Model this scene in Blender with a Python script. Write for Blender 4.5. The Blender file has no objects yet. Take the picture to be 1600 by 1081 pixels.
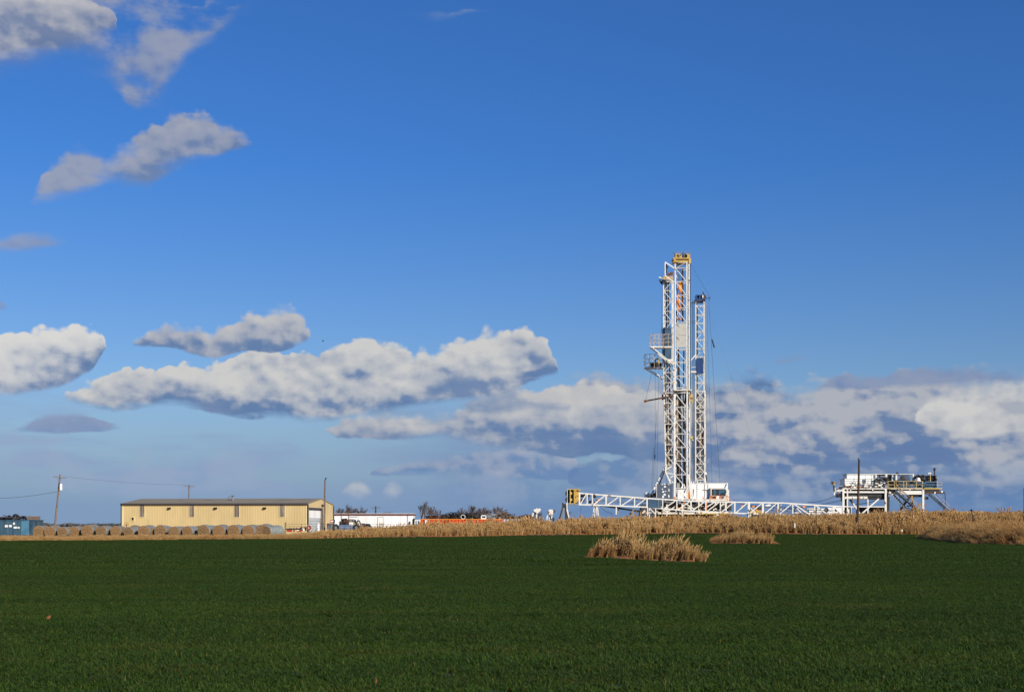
import bpy, bmesh, math, random
from mathutils import Vector, Matrix, noise
import numpy as np
random.seed(7)
R = math.radians
SC = bpy.context.scene
COL = SC.collection

# ------------------------------------------------------------------ camera
F = 2222.2          # focal length in photo pixels (photo is 1600 wide)
CX, HY, CAMZ = 800.0, 820.0, 1.7
cam_d = bpy.data.cameras.new("camera")
cam = bpy.data.objects.new("camera", cam_d)
COL.objects.link(cam)
cam.location = (0, 0, CAMZ)
cam.rotation_euler = (R(90), 0, 0)
cam_d.sensor_width = 36
cam_d.lens = 50
cam_d.shift_y = (HY - 540.5) / 1600
cam_d.clip_end = 20000
SC.camera = cam

# ------------------------------------------------------------------ sun, view
SUN_AZ, SUN_EL = R(38), R(24)      # to the right of, and behind, the camera
S = Vector((math.sin(SUN_AZ) * math.cos(SUN_EL), -math.cos(SUN_AZ) * math.cos(SUN_EL), math.sin(SUN_EL)))
sl = bpy.data.lights.new("sun", 'SUN')
sl.energy = 5.0
sl.angle = R(0.53)
sl.color = (1.0, 0.93, 0.80)
so = bpy.data.objects.new("sun", sl)
so.rotation_euler = S.to_track_quat('Z', 'Y').to_euler()
so.location = (30, -30, 40)
COL.objects.link(so)
SC.view_settings.view_transform = 'Standard'
SC.view_settings.look = 'None'
SC.view_settings.gamma = 1
SC.view_settings.exposure = 0.0
SC.cycles.max_bounces = 5
SC.cycles.diffuse_bounces = 2
SC.cycles.glossy_bounces = 2
SC.cycles.transmission_bounces = 3
SC.cycles.transparent_max_bounces = 4

# ------------------------------------------------------------------ node helper
class X:
    """a float socket with operators"""
    def __init__(s, t, sock): s.t, s.s = t, sock
    def op(s, o, *a, clamp=False):
        n = s.t.nodes.new('ShaderNodeMath'); n.operation = o; n.use_clamp = clamp
        for i, v in enumerate((s,) + a):
            if isinstance(v, X): s.t.links.new(v.s, n.inputs[i])
            else: n.inputs[i].default_value = v
        return X(s.t, n.outputs[0])
    def __add__(s, o): return s.op('ADD', o)
    def __sub__(s, o): return s.op('SUBTRACT', o)
    def __mul__(s, o): return s.op('MULTIPLY', o)
    def __truediv__(s, o): return s.op('DIVIDE', o)
    def min(s, o): return s.op('MINIMUM', o)
    def max(s, o): return s.op('MAXIMUM', o)
    def ss(s, a, b):
        n = s.t.nodes.new('ShaderNodeMapRange'); n.interpolation_type = 'SMOOTHSTEP'
        s.t.links.new(s.s, n.inputs[0])
        n.inputs[1].default_value = a; n.inputs[2].default_value = b
        return X(s.t, n.outputs[0])
    def lin(s, a, b, c=0.0, d=1.0):
        n = s.t.nodes.new('ShaderNodeMapRange')
        s.t.links.new(s.s, n.inputs[0])
        for k, v in enumerate((a, b, c, d)): n.inputs[k + 1].default_value = v
        return X(s.t, n.outputs[0])

def mixc(t, f, a, b, mode='MIX'):
    n = t.nodes.new('ShaderNodeMix'); n.data_type = 'RGBA'; n.blend_type = mode
    for i, v in ((0, f), (6, a), (7, b)):
        if isinstance(v, X): t.links.new(v.s, n.inputs[i])
        elif isinstance(v, (int, float)): n.inputs[i].default_value = v
        elif isinstance(v, tuple): n.inputs[i].default_value = (*v, 1) if len(v) == 3 else v
        else: t.links.new(v, n.inputs[i])
    return n.outputs[2]

def comb(t, x, y, z=0.0):
    n = t.nodes.new('ShaderNodeCombineXYZ')
    for i, v in enumerate((x, y, z)):
        if isinstance(v, X): t.links.new(v.s, n.inputs[i])
        else: n.inputs[i].default_value = v
    return n.outputs[0]

def noise_n(t, vec, scale, detail=4, rough=0.55, dims='3D', dist=0.0):
    n = t.nodes.new('ShaderNodeTexNoise'); n.noise_dimensions = dims
    n.inputs['Scale'].default_value = scale; n.inputs['Detail'].default_value = detail
    n.inputs['Roughness'].default_value = rough; n.inputs['Distortion'].default_value = dist
    if vec is not None: t.links.new(vec, n.inputs['Vector'])
    return n

# ------------------------------------------------------------------ world: Nishita sky + cumulus
def build_world():
    w = bpy.data.worlds.new("World"); SC.world = w; w.use_nodes = True
    t = w.node_tree; t.nodes.clear()
    sky = t.nodes.new('ShaderNodeTexSky'); sky.sky_type = 'NISHITA'
    sky.sun_disc = False; sky.sun_elevation = SUN_EL; sky.sun_rotation = math.atan2(S.x, S.y)
    sky.altitude = 300; sky.air_density = 1.0; sky.dust_density = 0.3; sky.ozone_density = 2.5
    tc = t.nodes.new('ShaderNodeTexCoord')
    sep = t.nodes.new('ShaderNodeSeparateXYZ'); t.links.new(tc.outputs['Generated'], sep.inputs[0])
    x, y, z = (X(t, sep.outputs[i]) for i in range(3))
    a = x.op('ARCTAN2', y) * F
    hor = (x * x + y * y).op('SQRT')
    b = (z / hor.max(0.02)) * F
    # clear-air colour: the sky texture, graded a little with height (deeper blue aloft)
    g = b.lin(0, 560)
    gain = mixc(t, g, SKY_LOW, SKY_HIGH)
    skyc = mixc(t, 1.0, sky.outputs[0], gain, 'MULTIPLY')
    # noise fields
    P = comb(t, a / 100, b / 78)
    n1 = noise_n(t, P, 0.85, 8, 0.53, '2D')
    s1 = t.nodes.new('ShaderNodeSeparateColor'); t.links.new(n1.outputs['Color'], s1.inputs[0])
    na, nb, nc = (X(t, s1.outputs[i]) for i in range(3))
    P2 = comb(t, (a + 7) / 100, (b + 16) / 78)
    n2 = noise_n(t, P2, 0.85, 8, 0.53, '2D')
    s2 = t.nodes.new('ShaderNodeSeparateColor'); t.links.new(n2.outputs['Color'], s2.inputs[0])
    mc = X(t, s2.outputs[2])
    Ps = comb(t, a / 330, b / 60)
    n3 = noise_n(t, Ps, 1.0, 6, 0.55, '2D')
    ns = X(t, n3.outputs['Fac'])
    n4 = noise_n(t, comb(t, (a + na * 60) / 210, (b + nb * 16) / 46), 1.0, 8, 0.58, '2D')
    n4s = X(t, n4.outputs['Fac'])
    vor = t.nodes.new('ShaderNodeTexVoronoi'); vor.voronoi_dimensions = '2D'; vor.feature = 'SMOOTH_F1'
    vor.inputs['Smoothness'].default_value = 0.35
    vor.inputs['Scale'].default_value = 3.6
    t.links.new(comb(t, (a + na * 40) / 100, (b + nb * 30) / 80), vor.inputs['Vector'])
    puff = X(t, vor.outputs['Distance'])          # cauliflower lobes
    bump = (nc - mc) * 3.2
    vo3 = t.nodes.new('ShaderNodeTexVoronoi'); vo3.voronoi_dimensions = '2D'; vo3.feature = 'SMOOTH_F1'
    vo3.inputs['Smoothness'].default_value = 0.3; vo3.inputs['Scale'].default_value = 9.0
    t.links.new(comb(t, (a + nc * 30) / 100, (b + na * 24) / 85), vo3.inputs['Vector'])
    puf2 = X(t, vo3.outputs['Distance'])
    vo2 = t.nodes.new('ShaderNodeTexVoronoi'); vo2.voronoi_dimensions = '2D'; vo2.feature = 'SMOOTH_F1'
    vo2.inputs['Smoothness'].default_value = 0.35
    vo2.inputs['Scale'].default_value = 3.6
    t.links.new(comb(t, (a + 6 + na * 40) / 100, (b + 9 + nb * 30) / 80), vo2.inputs['Vector'])
    pbump = X(t, vo2.outputs['Distance']) - puff
    C = (0.0, 0.0, 0.0)
    A = None
    def over(alpha, col):
        nonlocal C, A
        C = mixc(t, alpha, C, col)
        A = alpha if A is None else (alpha + A - alpha * A)
    def am(px): return math.atan((px - CX) / F) * F
    def bm(px, py): return (HY - py) * math.cos(math.atan((px - CX) / F))
    def curve(pts, outside):
        n = t.nodes.new('ShaderNodeFloatCurve')
        c = n.mapping.curves[0]
        q = [((am(px) + 900) / 1800, bm(px, py) / 800) for px, py in pts]
        lo, hi = q[0], q[-1]
        if lo[0] > 0.01: q = [(0.0, (lo[1] * 800 + outside) / 800), (lo[0] - 0.012, (lo[1] * 800 + outside) / 800)] + q
        if hi[0] < 0.99: q = q + [(hi[0] + 0.012, (hi[1] * 800 + outside) / 800), (1.0, (hi[1] * 800 + outside) / 800)]
        while len(c.points) < len(q): c.points.new(0.5, 0.5)
        for p_, (u, v) in zip(c.points, q):
            p_.location = (min(max(u, 0), 1), min(max(v, 0), 1)); p_.handle_type = 'VECTOR'
        n.mapping.update()
        return n
    def band(top, bot, lit, dark, dx=34, dy=40, soft=(2, 14), sb=(0, 12), alpha=1.0, h0=0.12, h1=0.5, nz=0.9, bz=1.0, pf=14, wisp=None, st=0.5, ly=0.0):
        aw = ((a + (na - 0.5) * dx + 900) / 1800)
        ct, cb = curve(top, -60), curve(bot, 30)
        t.links.new(aw.s, ct.inputs['Value']); t.links.new(aw.s, cb.inputs['Value'])
        tp, bt = X(t, ct.outputs[0]) * 800 + 5, X(t, cb.outputs[0]) * 800 - 3
        bb = b + (nb - 0.5) * dy + (puff - 0.4) * pf + (puf2 - 0.4) * (pf * 0.4) + (mc - 0.5) * 10
        bb2 = b + (nb - 0.5) * (dy * 0.8) + (mc - 0.5) * 18
        dt, db = tp - bb, bb2 - bt
        fe = (ns - 0.35).max(0.0) * 5.0 + 0.35
        al = ((dt - soft[0]) / fe).ss(0.0, float(soft[1] - soft[0])) * (db / fe).ss(*sb) * alpha
        if wisp is not None: al = al * ((nc + (ns - 0.5) * 0.6).ss(*wisp))
        h = db.max(0) / (dt.max(0) + db.max(1))
        q = h * 0.9 + (nc - 0.5) * nz * 1.25 + bump * bz * 0.6 + pbump * bz * 0.45 + (puf2 - 0.4) * (-0.12 * bz) + (ns - 0.5) * st + (n4s - 0.5) * ly
        mid = tuple(d * 0.45 + l * 0.55 for d, l in zip(dark, lit))
        dk = mixc(t, (n4s * 0.6 + nc * 0.4).ss(0.38, 0.62), dark, tuple(d * 0.72 + m_ * 0.28 for d, m_ in zip(dark, mid)))
        col = mixc(t, q.ss(h0 - 0.22, h0 + 0.32), dk, mid)
        col = mixc(t, q.ss(h1 - 0.20, h1 + 0.60), col, lit)
        over(al, col)
    # --- far veils low over the horizon
    over(b.lin(215, 30).op('MULTIPLY', 0.88, clamp=True), (0.175, 0.30, 0.505))
    over((b.ss(10, 60) * (b.lin(250, 90)) * ns.ss(0.40, 0.68)).op('MULTIPLY', 0.75, clamp=True), (0.24, 0.34, 0.54))
    lay = ns * 0.65 + nc * 0.35
    over((a.ss(-380, 350) * b.ss(-30, 10) * b.lin(205, 110) * lay.ss(0.30, 0.52)).op('MULTIPLY', 0.95, clamp=True), (0.12, 0.225, 0.44))
    over((a.ss(-420, 250) * b.ss(10, 50) * b.ss(185, 120) * (lay + bump * 0.12).ss(0.46, 0.64)).op('MULTIPLY', 0.80, clamp=True), (0.30, 0.38, 0.52))
    over(((a.ss(-200, -500)) * b.ss(20, 60) * b.ss(190, 120) * (ns * 0.5 + na * 0.5).ss(0.48, 0.62)).op('MULTIPLY', 0.45, clamp=True), (0.34, 0.41, 0.55))
    W, G, D = (0.60, 0.60, 0.595), (0.38, 0.41, 0.48), (0.125, 0.215, 0.40)
    # --- bank on the right
    band([(820, 640), (900, 600), (960, 590), (1010, 610), (1060, 600), (1110, 592), (1160, 584), (1210, 590), (1250, 603), (1290, 596), (1340, 590), (1400, 588), (1450, 580), (1520, 576), (1600, 574), (1700, 570)],
         [(820, 650), (900, 700), (1000, 735), (1100, 775), (1200, 785), (1400, 790), (1600, 790), (1700, 790)],
         (0.41, 0.435, 0.495), (0.12, 0.205, 0.39), dx=60, dy=50, h0=0.22, h1=0.62, nz=0.9, bz=2.2, st=0.8, ly=2.4, sb=(0, 50), soft=(-4, 26))
    band([(1130, 700), (1150, 690), (1180, 683), (1220, 690), (1250, 712)], [(1130, 708), (1250, 716)], (0.50, 0.50, 0.52), (0.3, 0.35, 0.46), dx=24, dy=18, pf=10, soft=(0, 14), sb=(0, 14), alpha=.85)
    band([(1425, 650), (1440, 628), (1470, 608), (1520, 600), (1570, 590), (1640, 588)],
         [(1425, 662), (1460, 680), (1530, 684), (1640, 682)], W, G, dx=30, dy=26, h0=0.0, h1=0.40, soft=(0, 20), sb=(0, 26), ly=1.0, nz=1.2, bz=1.4)
    band([(1450, 690), (1500, 684), (1560, 690), (1640, 680)], [(1450, 700), (1540, 706), (1640, 704)], (0.48, 0.49, 0.52), D, dx=30, dy=16, pf=8)
    band([(1270, 605), (1320, 588), (1390, 586), (1460, 576), (1640, 582)], [(1270, 610), (1340, 608), (1400, 604), (1460, 606), (1640, 596)], (0.25, 0.31, 0.46), (0.18, 0.26, 0.45), dx=40, dy=20, pf=6, alpha=0.85, soft=(0, 12))
    band([(580, 738), (640, 724), (700, 716), (745, 702), (800, 700), (850, 708), (900, 716)], [(580, 742), (680, 747), (800, 750), (900, 744)],
         (0.40, 0.43, 0.52), (0.14, 0.245, 0.45), dx=40, dy=22, pf=8, alpha=0.9, h0=0.3, h1=0.7, nz=1.0, bz=1.2, st=1.0, sb=(0, 16), soft=(0, 14))
    band([(900, 728), (1000, 722), (1100, 732), (1250, 726), (1400, 732), (1600, 722), (1700, 720)], [(900, 760), (1100, 772), (1300, 768), (1700, 772)],
         (0.33, 0.385, 0.49), (0.125, 0.225, 0.43), dx=70, dy=30, pf=8, alpha=0.8, h0=0.32, h1=0.8, nz=0.6, bz=1.3, st=1.0, ly=2.6, sb=(0, 26), soft=(0, 20))
    # --- mid layer between the long cloud and the masts
    band([(690, 628), (750, 612), (820, 590), (880, 578), (940, 572), (1010, 585), (1060, 596)], [(690, 640), (800, 640), (900, 640), (1060, 640)],
         (0.42, 0.44, 0.50), (0.20, 0.29, 0.46), dx=60, dy=44, alpha=0.85, wisp=(0.36, 0.52), h0=0.2, h1=0.6, nz=1.2, bz=1.4, soft=(0, 24), sb=(0, 20))
    # --- wisps right of the long cloud
    band([(860, 560), (900, 548), (940, 540), (985, 560), (1040, 556)], [(860, 620), (940, 630), (1040, 600)], G, D, alpha=0.65, wisp=(0.44, 0.62), dx=60, dy=60, soft=(0, 30), sb=(0, 30))
    # --- lower middle band
    band([(500, 668), (540, 652), (600, 640), (650, 643), (700, 648), (730, 628), (780, 622), (830, 612), (880, 615), (910, 590), (940, 600), (985, 615), (1020, 612), (1060, 625), (1090, 640)],
         [(500, 670), (545, 684), (600, 687), (680, 686), (740, 694), (800, 704), (880, 710), (960, 714), (1090, 718)],
         (0.53, 0.535, 0.55), D, dx=44, dy=34, h0=0.26, h1=0.58, nz=0.5, bz=0.9, st=.5, ly=.9, sb=(0, 10))
    band([(570, 640), (620, 626), (700, 622), (760, 612), (820, 600), (880, 592)], [(570, 648), (640, 652), (760, 646), (880, 640)], (0.34, 0.39, 0.49), D, dx=50, dy=30, alpha=0.85, wisp=(0.40, 0.55), nz=1.0)
    band([(790, 628), (850, 606), (900, 600), (960, 606), (1020, 622)], [(820, 628), (900, 634), (1000, 632)], (0.58, 0.57, 0.56), G, dx=30, dy=16, pf=9, h0=-0.1, h1=0.5)
    # --- the long cumulus
    band([(100, 622), (130, 606), (170, 592), (215, 584), (250, 578), (290, 570), (330, 566), (375, 560), (400, 548), (425, 553), (455, 558), (490, 552), (530, 544), (555, 534), (580, 530), (610, 542), (650, 552), (685, 554), (705, 541), (740, 530), (757, 514), (775, 524), (795, 512), (815, 506), (835, 514), (850, 530), (864, 556), (868, 580)],
         [(100, 628), (140, 634), (210, 637), (260, 636), (290, 640), (340, 650), (390, 654), (470, 658), (540, 654), (600, 644), (650, 638), (720, 628), (780, 612), (830, 602), (868, 588)],
         W, D, dx=26, dy=34, h0=0.13, h1=0.40, nz=0.6, bz=1.0, st=.9, sb=(0, 15), soft=(0, 9), pf=18)
    # --- the pair above it
    band([(203, 542), (216, 528), (235, 514), (262, 504), (290, 504), (312, 515), (330, 522), (345, 510), (365, 502), (372, 494), (395, 488), (412, 494), (430, 484), (448, 479), (462, 484), (476, 500), (486, 522)],
         [(203, 543), (240, 540), (280, 544), (300, 552), (330, 554), (380, 550), (420, 553), (450, 544), (486, 532)],
         (0.53, 0.53, 0.545), D, dx=22, dy=26, h0=0.10, h1=0.36, nz=0.5, bz=0.9, sb=(0, 9), soft=(0, 10))
    # --- bright cloud at the left edge
    band([(-120, 520), (-60, 530), (0, 526), (25, 518), (55, 514), (80, 508), (98, 514), (122, 506), (136, 518), (158, 518), (166, 545)],
         [(-120, 614), (0, 614), (60, 613), (95, 606), (125, 592), (150, 578), (166, 552)],
         (0.68, 0.675, 0.665), D, dx=26, dy=26, h0=0.16, h1=0.24, nz=0.22, bz=0.6, sb=(0, 6), soft=(0, 8), pf=18)
    # --- flat grey scraps
    def scrap(x0, y0, x1, y1, th, lit, dark, alpha=0.7, **k):
        xm = (x0 + x1) / 2; ym = (y0 + y1) / 2
        kw = dict(dx=30, dy=16, pf=5, soft=(0, 12), sb=(0, 10), alpha=alpha); kw.update(k)
        band([(x0, y0), (x0 * .75 + x1 * .25, y0 * .75 + y1 * .25 - th * .7), (xm, ym - th), (x0 * .25 + x1 * .75, y0 * .25 + y1 * .75 - th * .8), (x1, y1)],
             [(x0, y0 + 2), (xm, ym + th * .6), (x1, y1 + 2)], lit, dark, **kw)
    scrap(24, 668, 180, 662, 20, (0.25, 0.32, 0.49), (0.17, 0.265, 0.47), alpha=.95, wisp=(0.36, 0.60), dx=60, dy=30)
    scrap(240, 666, 395, 659, 14, (0.26, 0.32, 0.49), (0.18, 0.27, 0.48), alpha=.95, wisp=(0.36, 0.60), dx=60, dy=26)
    scrap(-60, 394, 104, 378, 20, (0.27, 0.35, 0.54), (0.20, 0.28, 0.48), alpha=0.95)
    scrap(528, 770, 586, 770, 20, (0.42, 0.47, 0.55), (0.24, 0.34, 0.52), dx=12, alpha=1.0)
    scrap(594, 772, 634, 772, 20, (0.42, 0.47, 0.55), (0.24, 0.34, 0.52), dx=12, alpha=1.0)
    scrap(1205, 564, 1270, 562, 7, (0.22, 0.31, 0.50), (0.2, 0.3, 0.5))
    scrap(590, -2, 770, -8, 60, (0.40, 0.43, 0.50), (0.20, 0.30, 0.50), alpha=0.85, soft=(0, 30), sb=(0, 24))
    scrap(-20, 476, 14, 476, 12, (0.24, 0.32, 0.5), (0.2, 0.3, 0.5))
    # --- middle left pair, slanting
    band([(52, 308), (70, 272), (96, 242), (125, 230), (152, 238), (176, 256)], [(52, 322), (90, 320), (130, 308), (176, 284)],
         (0.38, 0.40, 0.47), (0.24, 0.29, 0.43), dx=26, dy=30, alpha=0.9, soft=(0, 24), sb=(0, 28), h0=0.1, h1=0.7, ly=.6)
    band([(160, 266), (186, 236), (215, 216), (245, 198), (275, 180), (305, 172), (326, 180), (340, 198), (358, 190), (378, 198), (392, 214)],
         [(160, 286), (200, 298), (228, 300), (260, 278), (300, 258), (345, 240), (392, 228)],
         (0.42, 0.43, 0.48), (0.15, 0.22, 0.39), dx=26, dy=28, alpha=0.93, soft=(0, 22), sb=(0, 26), h0=0.25, h1=0.70, ly=.6)
    # --- ragged mass in the top left corner
    band([(-150, -80), (0, -90), (340, -80), (400, 0)], [(-150, 110), (0, 110), (90, 112), (160, 120), (205, 185), (262, 180), (300, 100), (340, 40), (400, 0)],
         (0.34, 0.36, 0.44), (0.15, 0.22, 0.40), dx=60, dy=70, alpha=0.80, sb=(0, 46), h0=0.0, h1=0.30, nz=0.9, wisp=(0.29, 0.55), ly=.8)
    band([(-150, -60), (0, -60), (110, -50), (180, 20)], [(-150, 160), (0, 140), (60, 122), (120, 92), (180, 60)],
         (0.50, 0.50, 0.53), (0.14, 0.20, 0.36), dx=50, dy=60, alpha=0.95, sb=(0, 50), h0=0.28, h1=0.62, nz=0.6)
    bg = t.nodes.new('ShaderNodeBackground'); t.links.new(skyc, bg.inputs[0]); bg.inputs[1].default_value = 0.1
    bk = t.nodes.new('ShaderNodeBackground'); bk.inputs[0].default_value = (0, 0, 0, 1); bk.inputs[1].default_value = 0
    ms = t.nodes.new('ShaderNodeMixShader')
    front = y.ss(0.0, 0.15)       # the modelled clouds fill the part of the sky the photograph looks into
    A = A * front
    t.links.new(A.op('MINIMUM', 1.0).s, ms.inputs[0]); t.links.new(bg.outputs[0], ms.inputs[1]); t.links.new(bk.outputs[0], ms.inputs[2])
    bc = t.nodes.new('ShaderNodeBackground'); t.links.new(mixc(t, front, (0.0, 0.0, 0.0), C), bc.inputs[0]); bc.inputs[1].default_value = 1.0
    ad = t.nodes.new('ShaderNodeAddShader'); t.links.new(ms.outputs[0], ad.inputs[0]); t.links.new(bc.outputs[0], ad.inputs[1])
    out = t.nodes.new('ShaderNodeOutputWorld'); t.links.new(ad.outputs[0], out.inputs[0])
    w.cycles.sampling_method = 'MANUAL'; w.cycles.sample_map_resolution = 512
SKY_LOW = (0.62, 0.66, 0.78)
SKY_HIGH = (0.275, 0.595, 1.07)
build_world()

# ------------------------------------------------------------------ placing things from measured picture positions
def P(px, py, D):                      # the point at depth D seen at photo pixel (px, py)
    return Vector(((px - CX) / F * D, D, CAMZ + (HY - py) / F * D))
def mpp(D): return D / F               # metres per photo pixel at depth D

# ------------------------------------------------------------------ terrain
def interp(x, pts):
    if x <= pts[0][0]: return pts[0][1]
    for (a, b), (c, d) in zip(pts, pts[1:]):
        if x <= c: return b + (d - b) * (x - a) / (c - a)
    return pts[-1][1]
def sst(x, a, b):
    u = min(max((x - a) / (b - a), 0), 1); return u * u * (3 - 2 * u)
EDGE = [(-900, 150, 846), (0, 151, 845), (450, 165, 842.5), (700, 180, 839), (900, 200, 836), (1100, 215, 833.5), (1300, 207, 835.5), (1440, 207, 835), (2300, 207, 835)]
EX = [((p - CX) / F * D, D) for p, D, q in EDGE]
EZ = [((p - CX) / F * D, max(CAMZ - (q - HY) / F * D, -0.1)) for p, D, q in EDGE]
TOPS = [(-400, 837), (0, 838.5), (300, 838), (450, 835), (500, 830), (560, 828), (650, 822), (700, 820.5), (760, 819), (830, 817), (900, 814), (1000, 811.5), (1150, 810), (1300, 807.5), (1400, 805), (1500, 803), (1900, 802)]
GH = [(-400, .36), (450, .42), (560, .7), (700, 1.0), (1000, 1.3), (1900, 1.35)]   # height of the dry grass
HB = []
for px in range(-400, 2000, 50):
    D = interp((px - CX) / F * 200, EX) + 13
    X_ = (px - CX) / F * D
    HB.append((X_, max(CAMZ + (HY - interp(px, TOPS)) / F * D - interp(px, GH) * 1.22, 0.0)))
MB_ = [(96, 58), (103, 47), (111, 41), (118, 37.8), (140, 41.5), (157, 44.6), (166, 52), (175, 66)]   # the mound's left boundary x as a function of y
def mound_d(X_, Y):
    return X_ - interp(Y, MB_) if 96 < Y < 175 else -99
def edgeY(X_): return interp(X_, EX) + 0.9 * math.sin(X_ * .31) * .5 + 0.8 * noise.noise(Vector((X_ * .12, 3, 0)))
def gz(X_, Y):
    e = interp(X_, EX); ze = interp(X_, EZ)
    z = ze * sst(Y, 60, e)
    z += 0.05 * noise.noise(Vector((X_ * .05, Y * .05, 0))) * sst(Y, 20, 60)
    z += .17 * math.exp(-((X_ - 3.6) / 2.6) ** 2 - ((Y - 65) / 5) ** 2)
    t = Y - e
    if t > 0:
        hb = max(interp(X_, HB) - ze, 0)
        z += .24 * sst(t, 0, .9) * sst(e, 150, 185)
        z += hb * sst(t, 0.5, 13) * (1 - sst(t, 22, 34))
        z = z * (1 - sst(t, 22, 34)) + 0.12 * sst(t, 22, 34)
        z += 0.10 * noise.noise(Vector((X_ * .2, Y * .2, 4))) * sst(t, 0, 6)
    m = mound_d(X_, Y)
    if m > 0:
        z += (0.88 + .2 * noise.noise(Vector((X_ * .2, Y * .2, 9)))) * sst(m, 0, 2.8) * sst(Y, 100, 118)
    return z
def in_field(X_, Y): return Y < edgeY(X_) and mound_d(X_, Y) < 0
def hit(px, py, d0=12, d1=240):        # where the ray of a photo pixel meets the ground
    D = d0
    while D < d1:
        p = P(px, py, D)
        if p.z < gz(p.x, D): return Vector((p.x, D, gz(p.x, D)))
        D += 0.25
    return P(px, py, d1)

# ------------------------------------------------------------------ mesh builder and object bookkeeping
class MB:
    def __init__(s): s.v, s.f, s.m = [], [], []
    def quadbox(s, c8, mi=0):
        b = len(s.v); s.v += [tuple(c) for c in c8]
        for q in ((0, 3, 2, 1), (4, 5, 6, 7), (0, 1, 5, 4), (1, 2, 6, 5), (2, 3, 7, 6), (3, 0, 4, 7)):
            s.f.append(tuple(b + i for i in q)); s.m.append(mi)
        return s
    def box(s, x0, x1, y0, y1, z0, z1, mi=0):
        return s.quadbox([(x0, y0, z0), (x1, y0, z0), (x1, y1, z0), (x0, y1, z0), (x0, y0, z1), (x1, y0, z1), (x1, y1, z1), (x0, y1, z1)], mi)
    def pbox(s, x0, x1, y0, y1, D, dep, mi=0):     # front face given in photo pixels at depth D
        a, b = P(x0, y1, D), P(x1, y0, D)
        return s.box(a.x, b.x, D, D + dep, a.z, b.z, mi)
    def bar(s, p, q, w, h=None, mi=0, up=Vector((0, 1, 0))):
        p, q = Vector(p), Vector(q); h = h or w
        d = q - p
        if d.length < 1e-5: return s
        d.normalize(); u = d.cross(up)
        if u.length < .05: u = d.cross(Vector((1, 0, 0)))
        u.normalize(); v = d.cross(u).normalized()
        u *= w / 2; v *= h / 2
        return s.quadbox([p - u - v, p + u - v, p + u + v, p - u + v, q - u - v, q + u - v, q + u + v, q - u + v], mi)
    def tube(s, p, q, r, r2=None, n=8, mi=0, cap=True):
        p, q = Vector(p), Vector(q); r2 = r if r2 is None else r2
        d = (q - p).normalized(); u = d.cross(Vector((0, 0, 1)))
        if u.length < .05: u = d.cross(Vector((1, 0, 0)))
        u.normalize(); v = d.cross(u)
        b = len(s.v)
        for c, rr in ((p, r), (q, r2)):
            for i in range(n):
                a = 2 * math.pi * i / n; s.v.append(tuple(c + u * math.cos(a) * rr + v * math.sin(a) * rr))
        for i in range(n):
            j = (i + 1) % n; s.f.append((b + i, b + j, b + n + j, b + n + i)); s.m.append(mi)
        if cap:
            s.f.append(tuple(b + i for i in reversed(range(n)))); s.m.append(mi)
            s.f.append(tuple(b + n + i for i in range(n))); s.m.append(mi)
        return s
    def path(s, pts, r, n=5, mi=0):
        for a, b in zip(pts, pts[1:]): s.tube(a, b, r, n=n, mi=mi, cap=True)
        return s
    def wire(s, p, q, r, sag=0.0, n=10, mi=0):
        p, q = Vector(p), Vector(q)
        pts = [p.lerp(q, i / n) - Vector((0, 0, sag * 4 * (i / n) * (1 - i / n))) for i in range(n + 1)]
        for a, b in zip(pts, pts[1:]): s.tube(a, b, r, n=4, mi=mi, cap=False)
        return s
    def torus(s, c, axis, R_, r, n=16, k=7, mi=0):
        c = Vector(c); ax = Vector(axis).normalized(); u = ax.cross(Vector((0, 0, 1)))
        if u.length < .05: u = Vector((1, 0, 0))
        u.normalize(); v = ax.cross(u); b = len(s.v)
        for i in range(n):
            a = 2 * math.pi * i / n; d = u * math.cos(a) + v * math.sin(a)
            for j in range(k):
                e = 2 * math.pi * j / k; s.v.append(tuple(c + d * (R_ + r * math.cos(e)) + ax * r * math.sin(e)))
        for i in range(n):
            for j in range(k):
                s.f.append((b + i * k + j, b + ((i + 1) % n) * k + j, b + ((i + 1) % n) * k + (j + 1) % k, b + i * k + (j + 1) % k)); s.m.append(mi)
        return s
    def prism(s, pts2, y0, y1, mi=0):               # outline in x,z extruded along y
        b = len(s.v); n = len(pts2)
        s.v += [(x, y0, z) for x, z in pts2] + [(x, y1, z) for x, z in pts2]
        s.f.append(tuple(range(b, b + n))); s.m.append(mi)
        s.f.append(tuple(reversed(range(b + n, b + 2 * n)))); s.m.append(mi)
        for i in range(n):
            j = (i + 1) % n; s.f.append((b + j, b + i, b + n + i, b + n + j)); s.m.append(mi)
        return s
    def build(s, name, mats, parent=None, smooth=False):
        off = Vector((0, 0, 0)) if parent is None else parent.get('_o', None)
        off = Vector(off) if off is not None else Vector((0, 0, 0))
        me = bpy.data.meshes.new(name)
        me.from_pydata([tuple(Vector(v) - off) for v in s.v], [], s.f)
        if not isinstance(mats, (list, tuple)): mats = [mats]
        for m in mats: me.materials.append(m)
        if len(mats) > 1: me.polygons.foreach_set('material_index', s.m)
        if smooth: me.polygons.foreach_set('use_smooth', [True] * len(me.polygons))
        me.update()
        o = bpy.data.objects.new(name, me); COL.objects.link(o)
        if parent is not None:
            o.parent = parent; o['_o'] = tuple(off)
        ALL.append(o)
        return o
ALL = []
def tag(o, label=None, cat=None, group=None, kind=None):
    if label: o['label'] = label
    if cat: o['category'] = cat
    if group: o['group'] = group
    if kind: o['kind'] = kind
    return o
def thing(name, loc, label, cat, group=None):
    o = bpy.data.objects.new(name, None); COL.objects.link(o)
    o.location = loc; o.empty_display_size = .5; o['_o'] = tuple(loc)
    ALL.append(o)
    return tag(o, label, cat, group)
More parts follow.
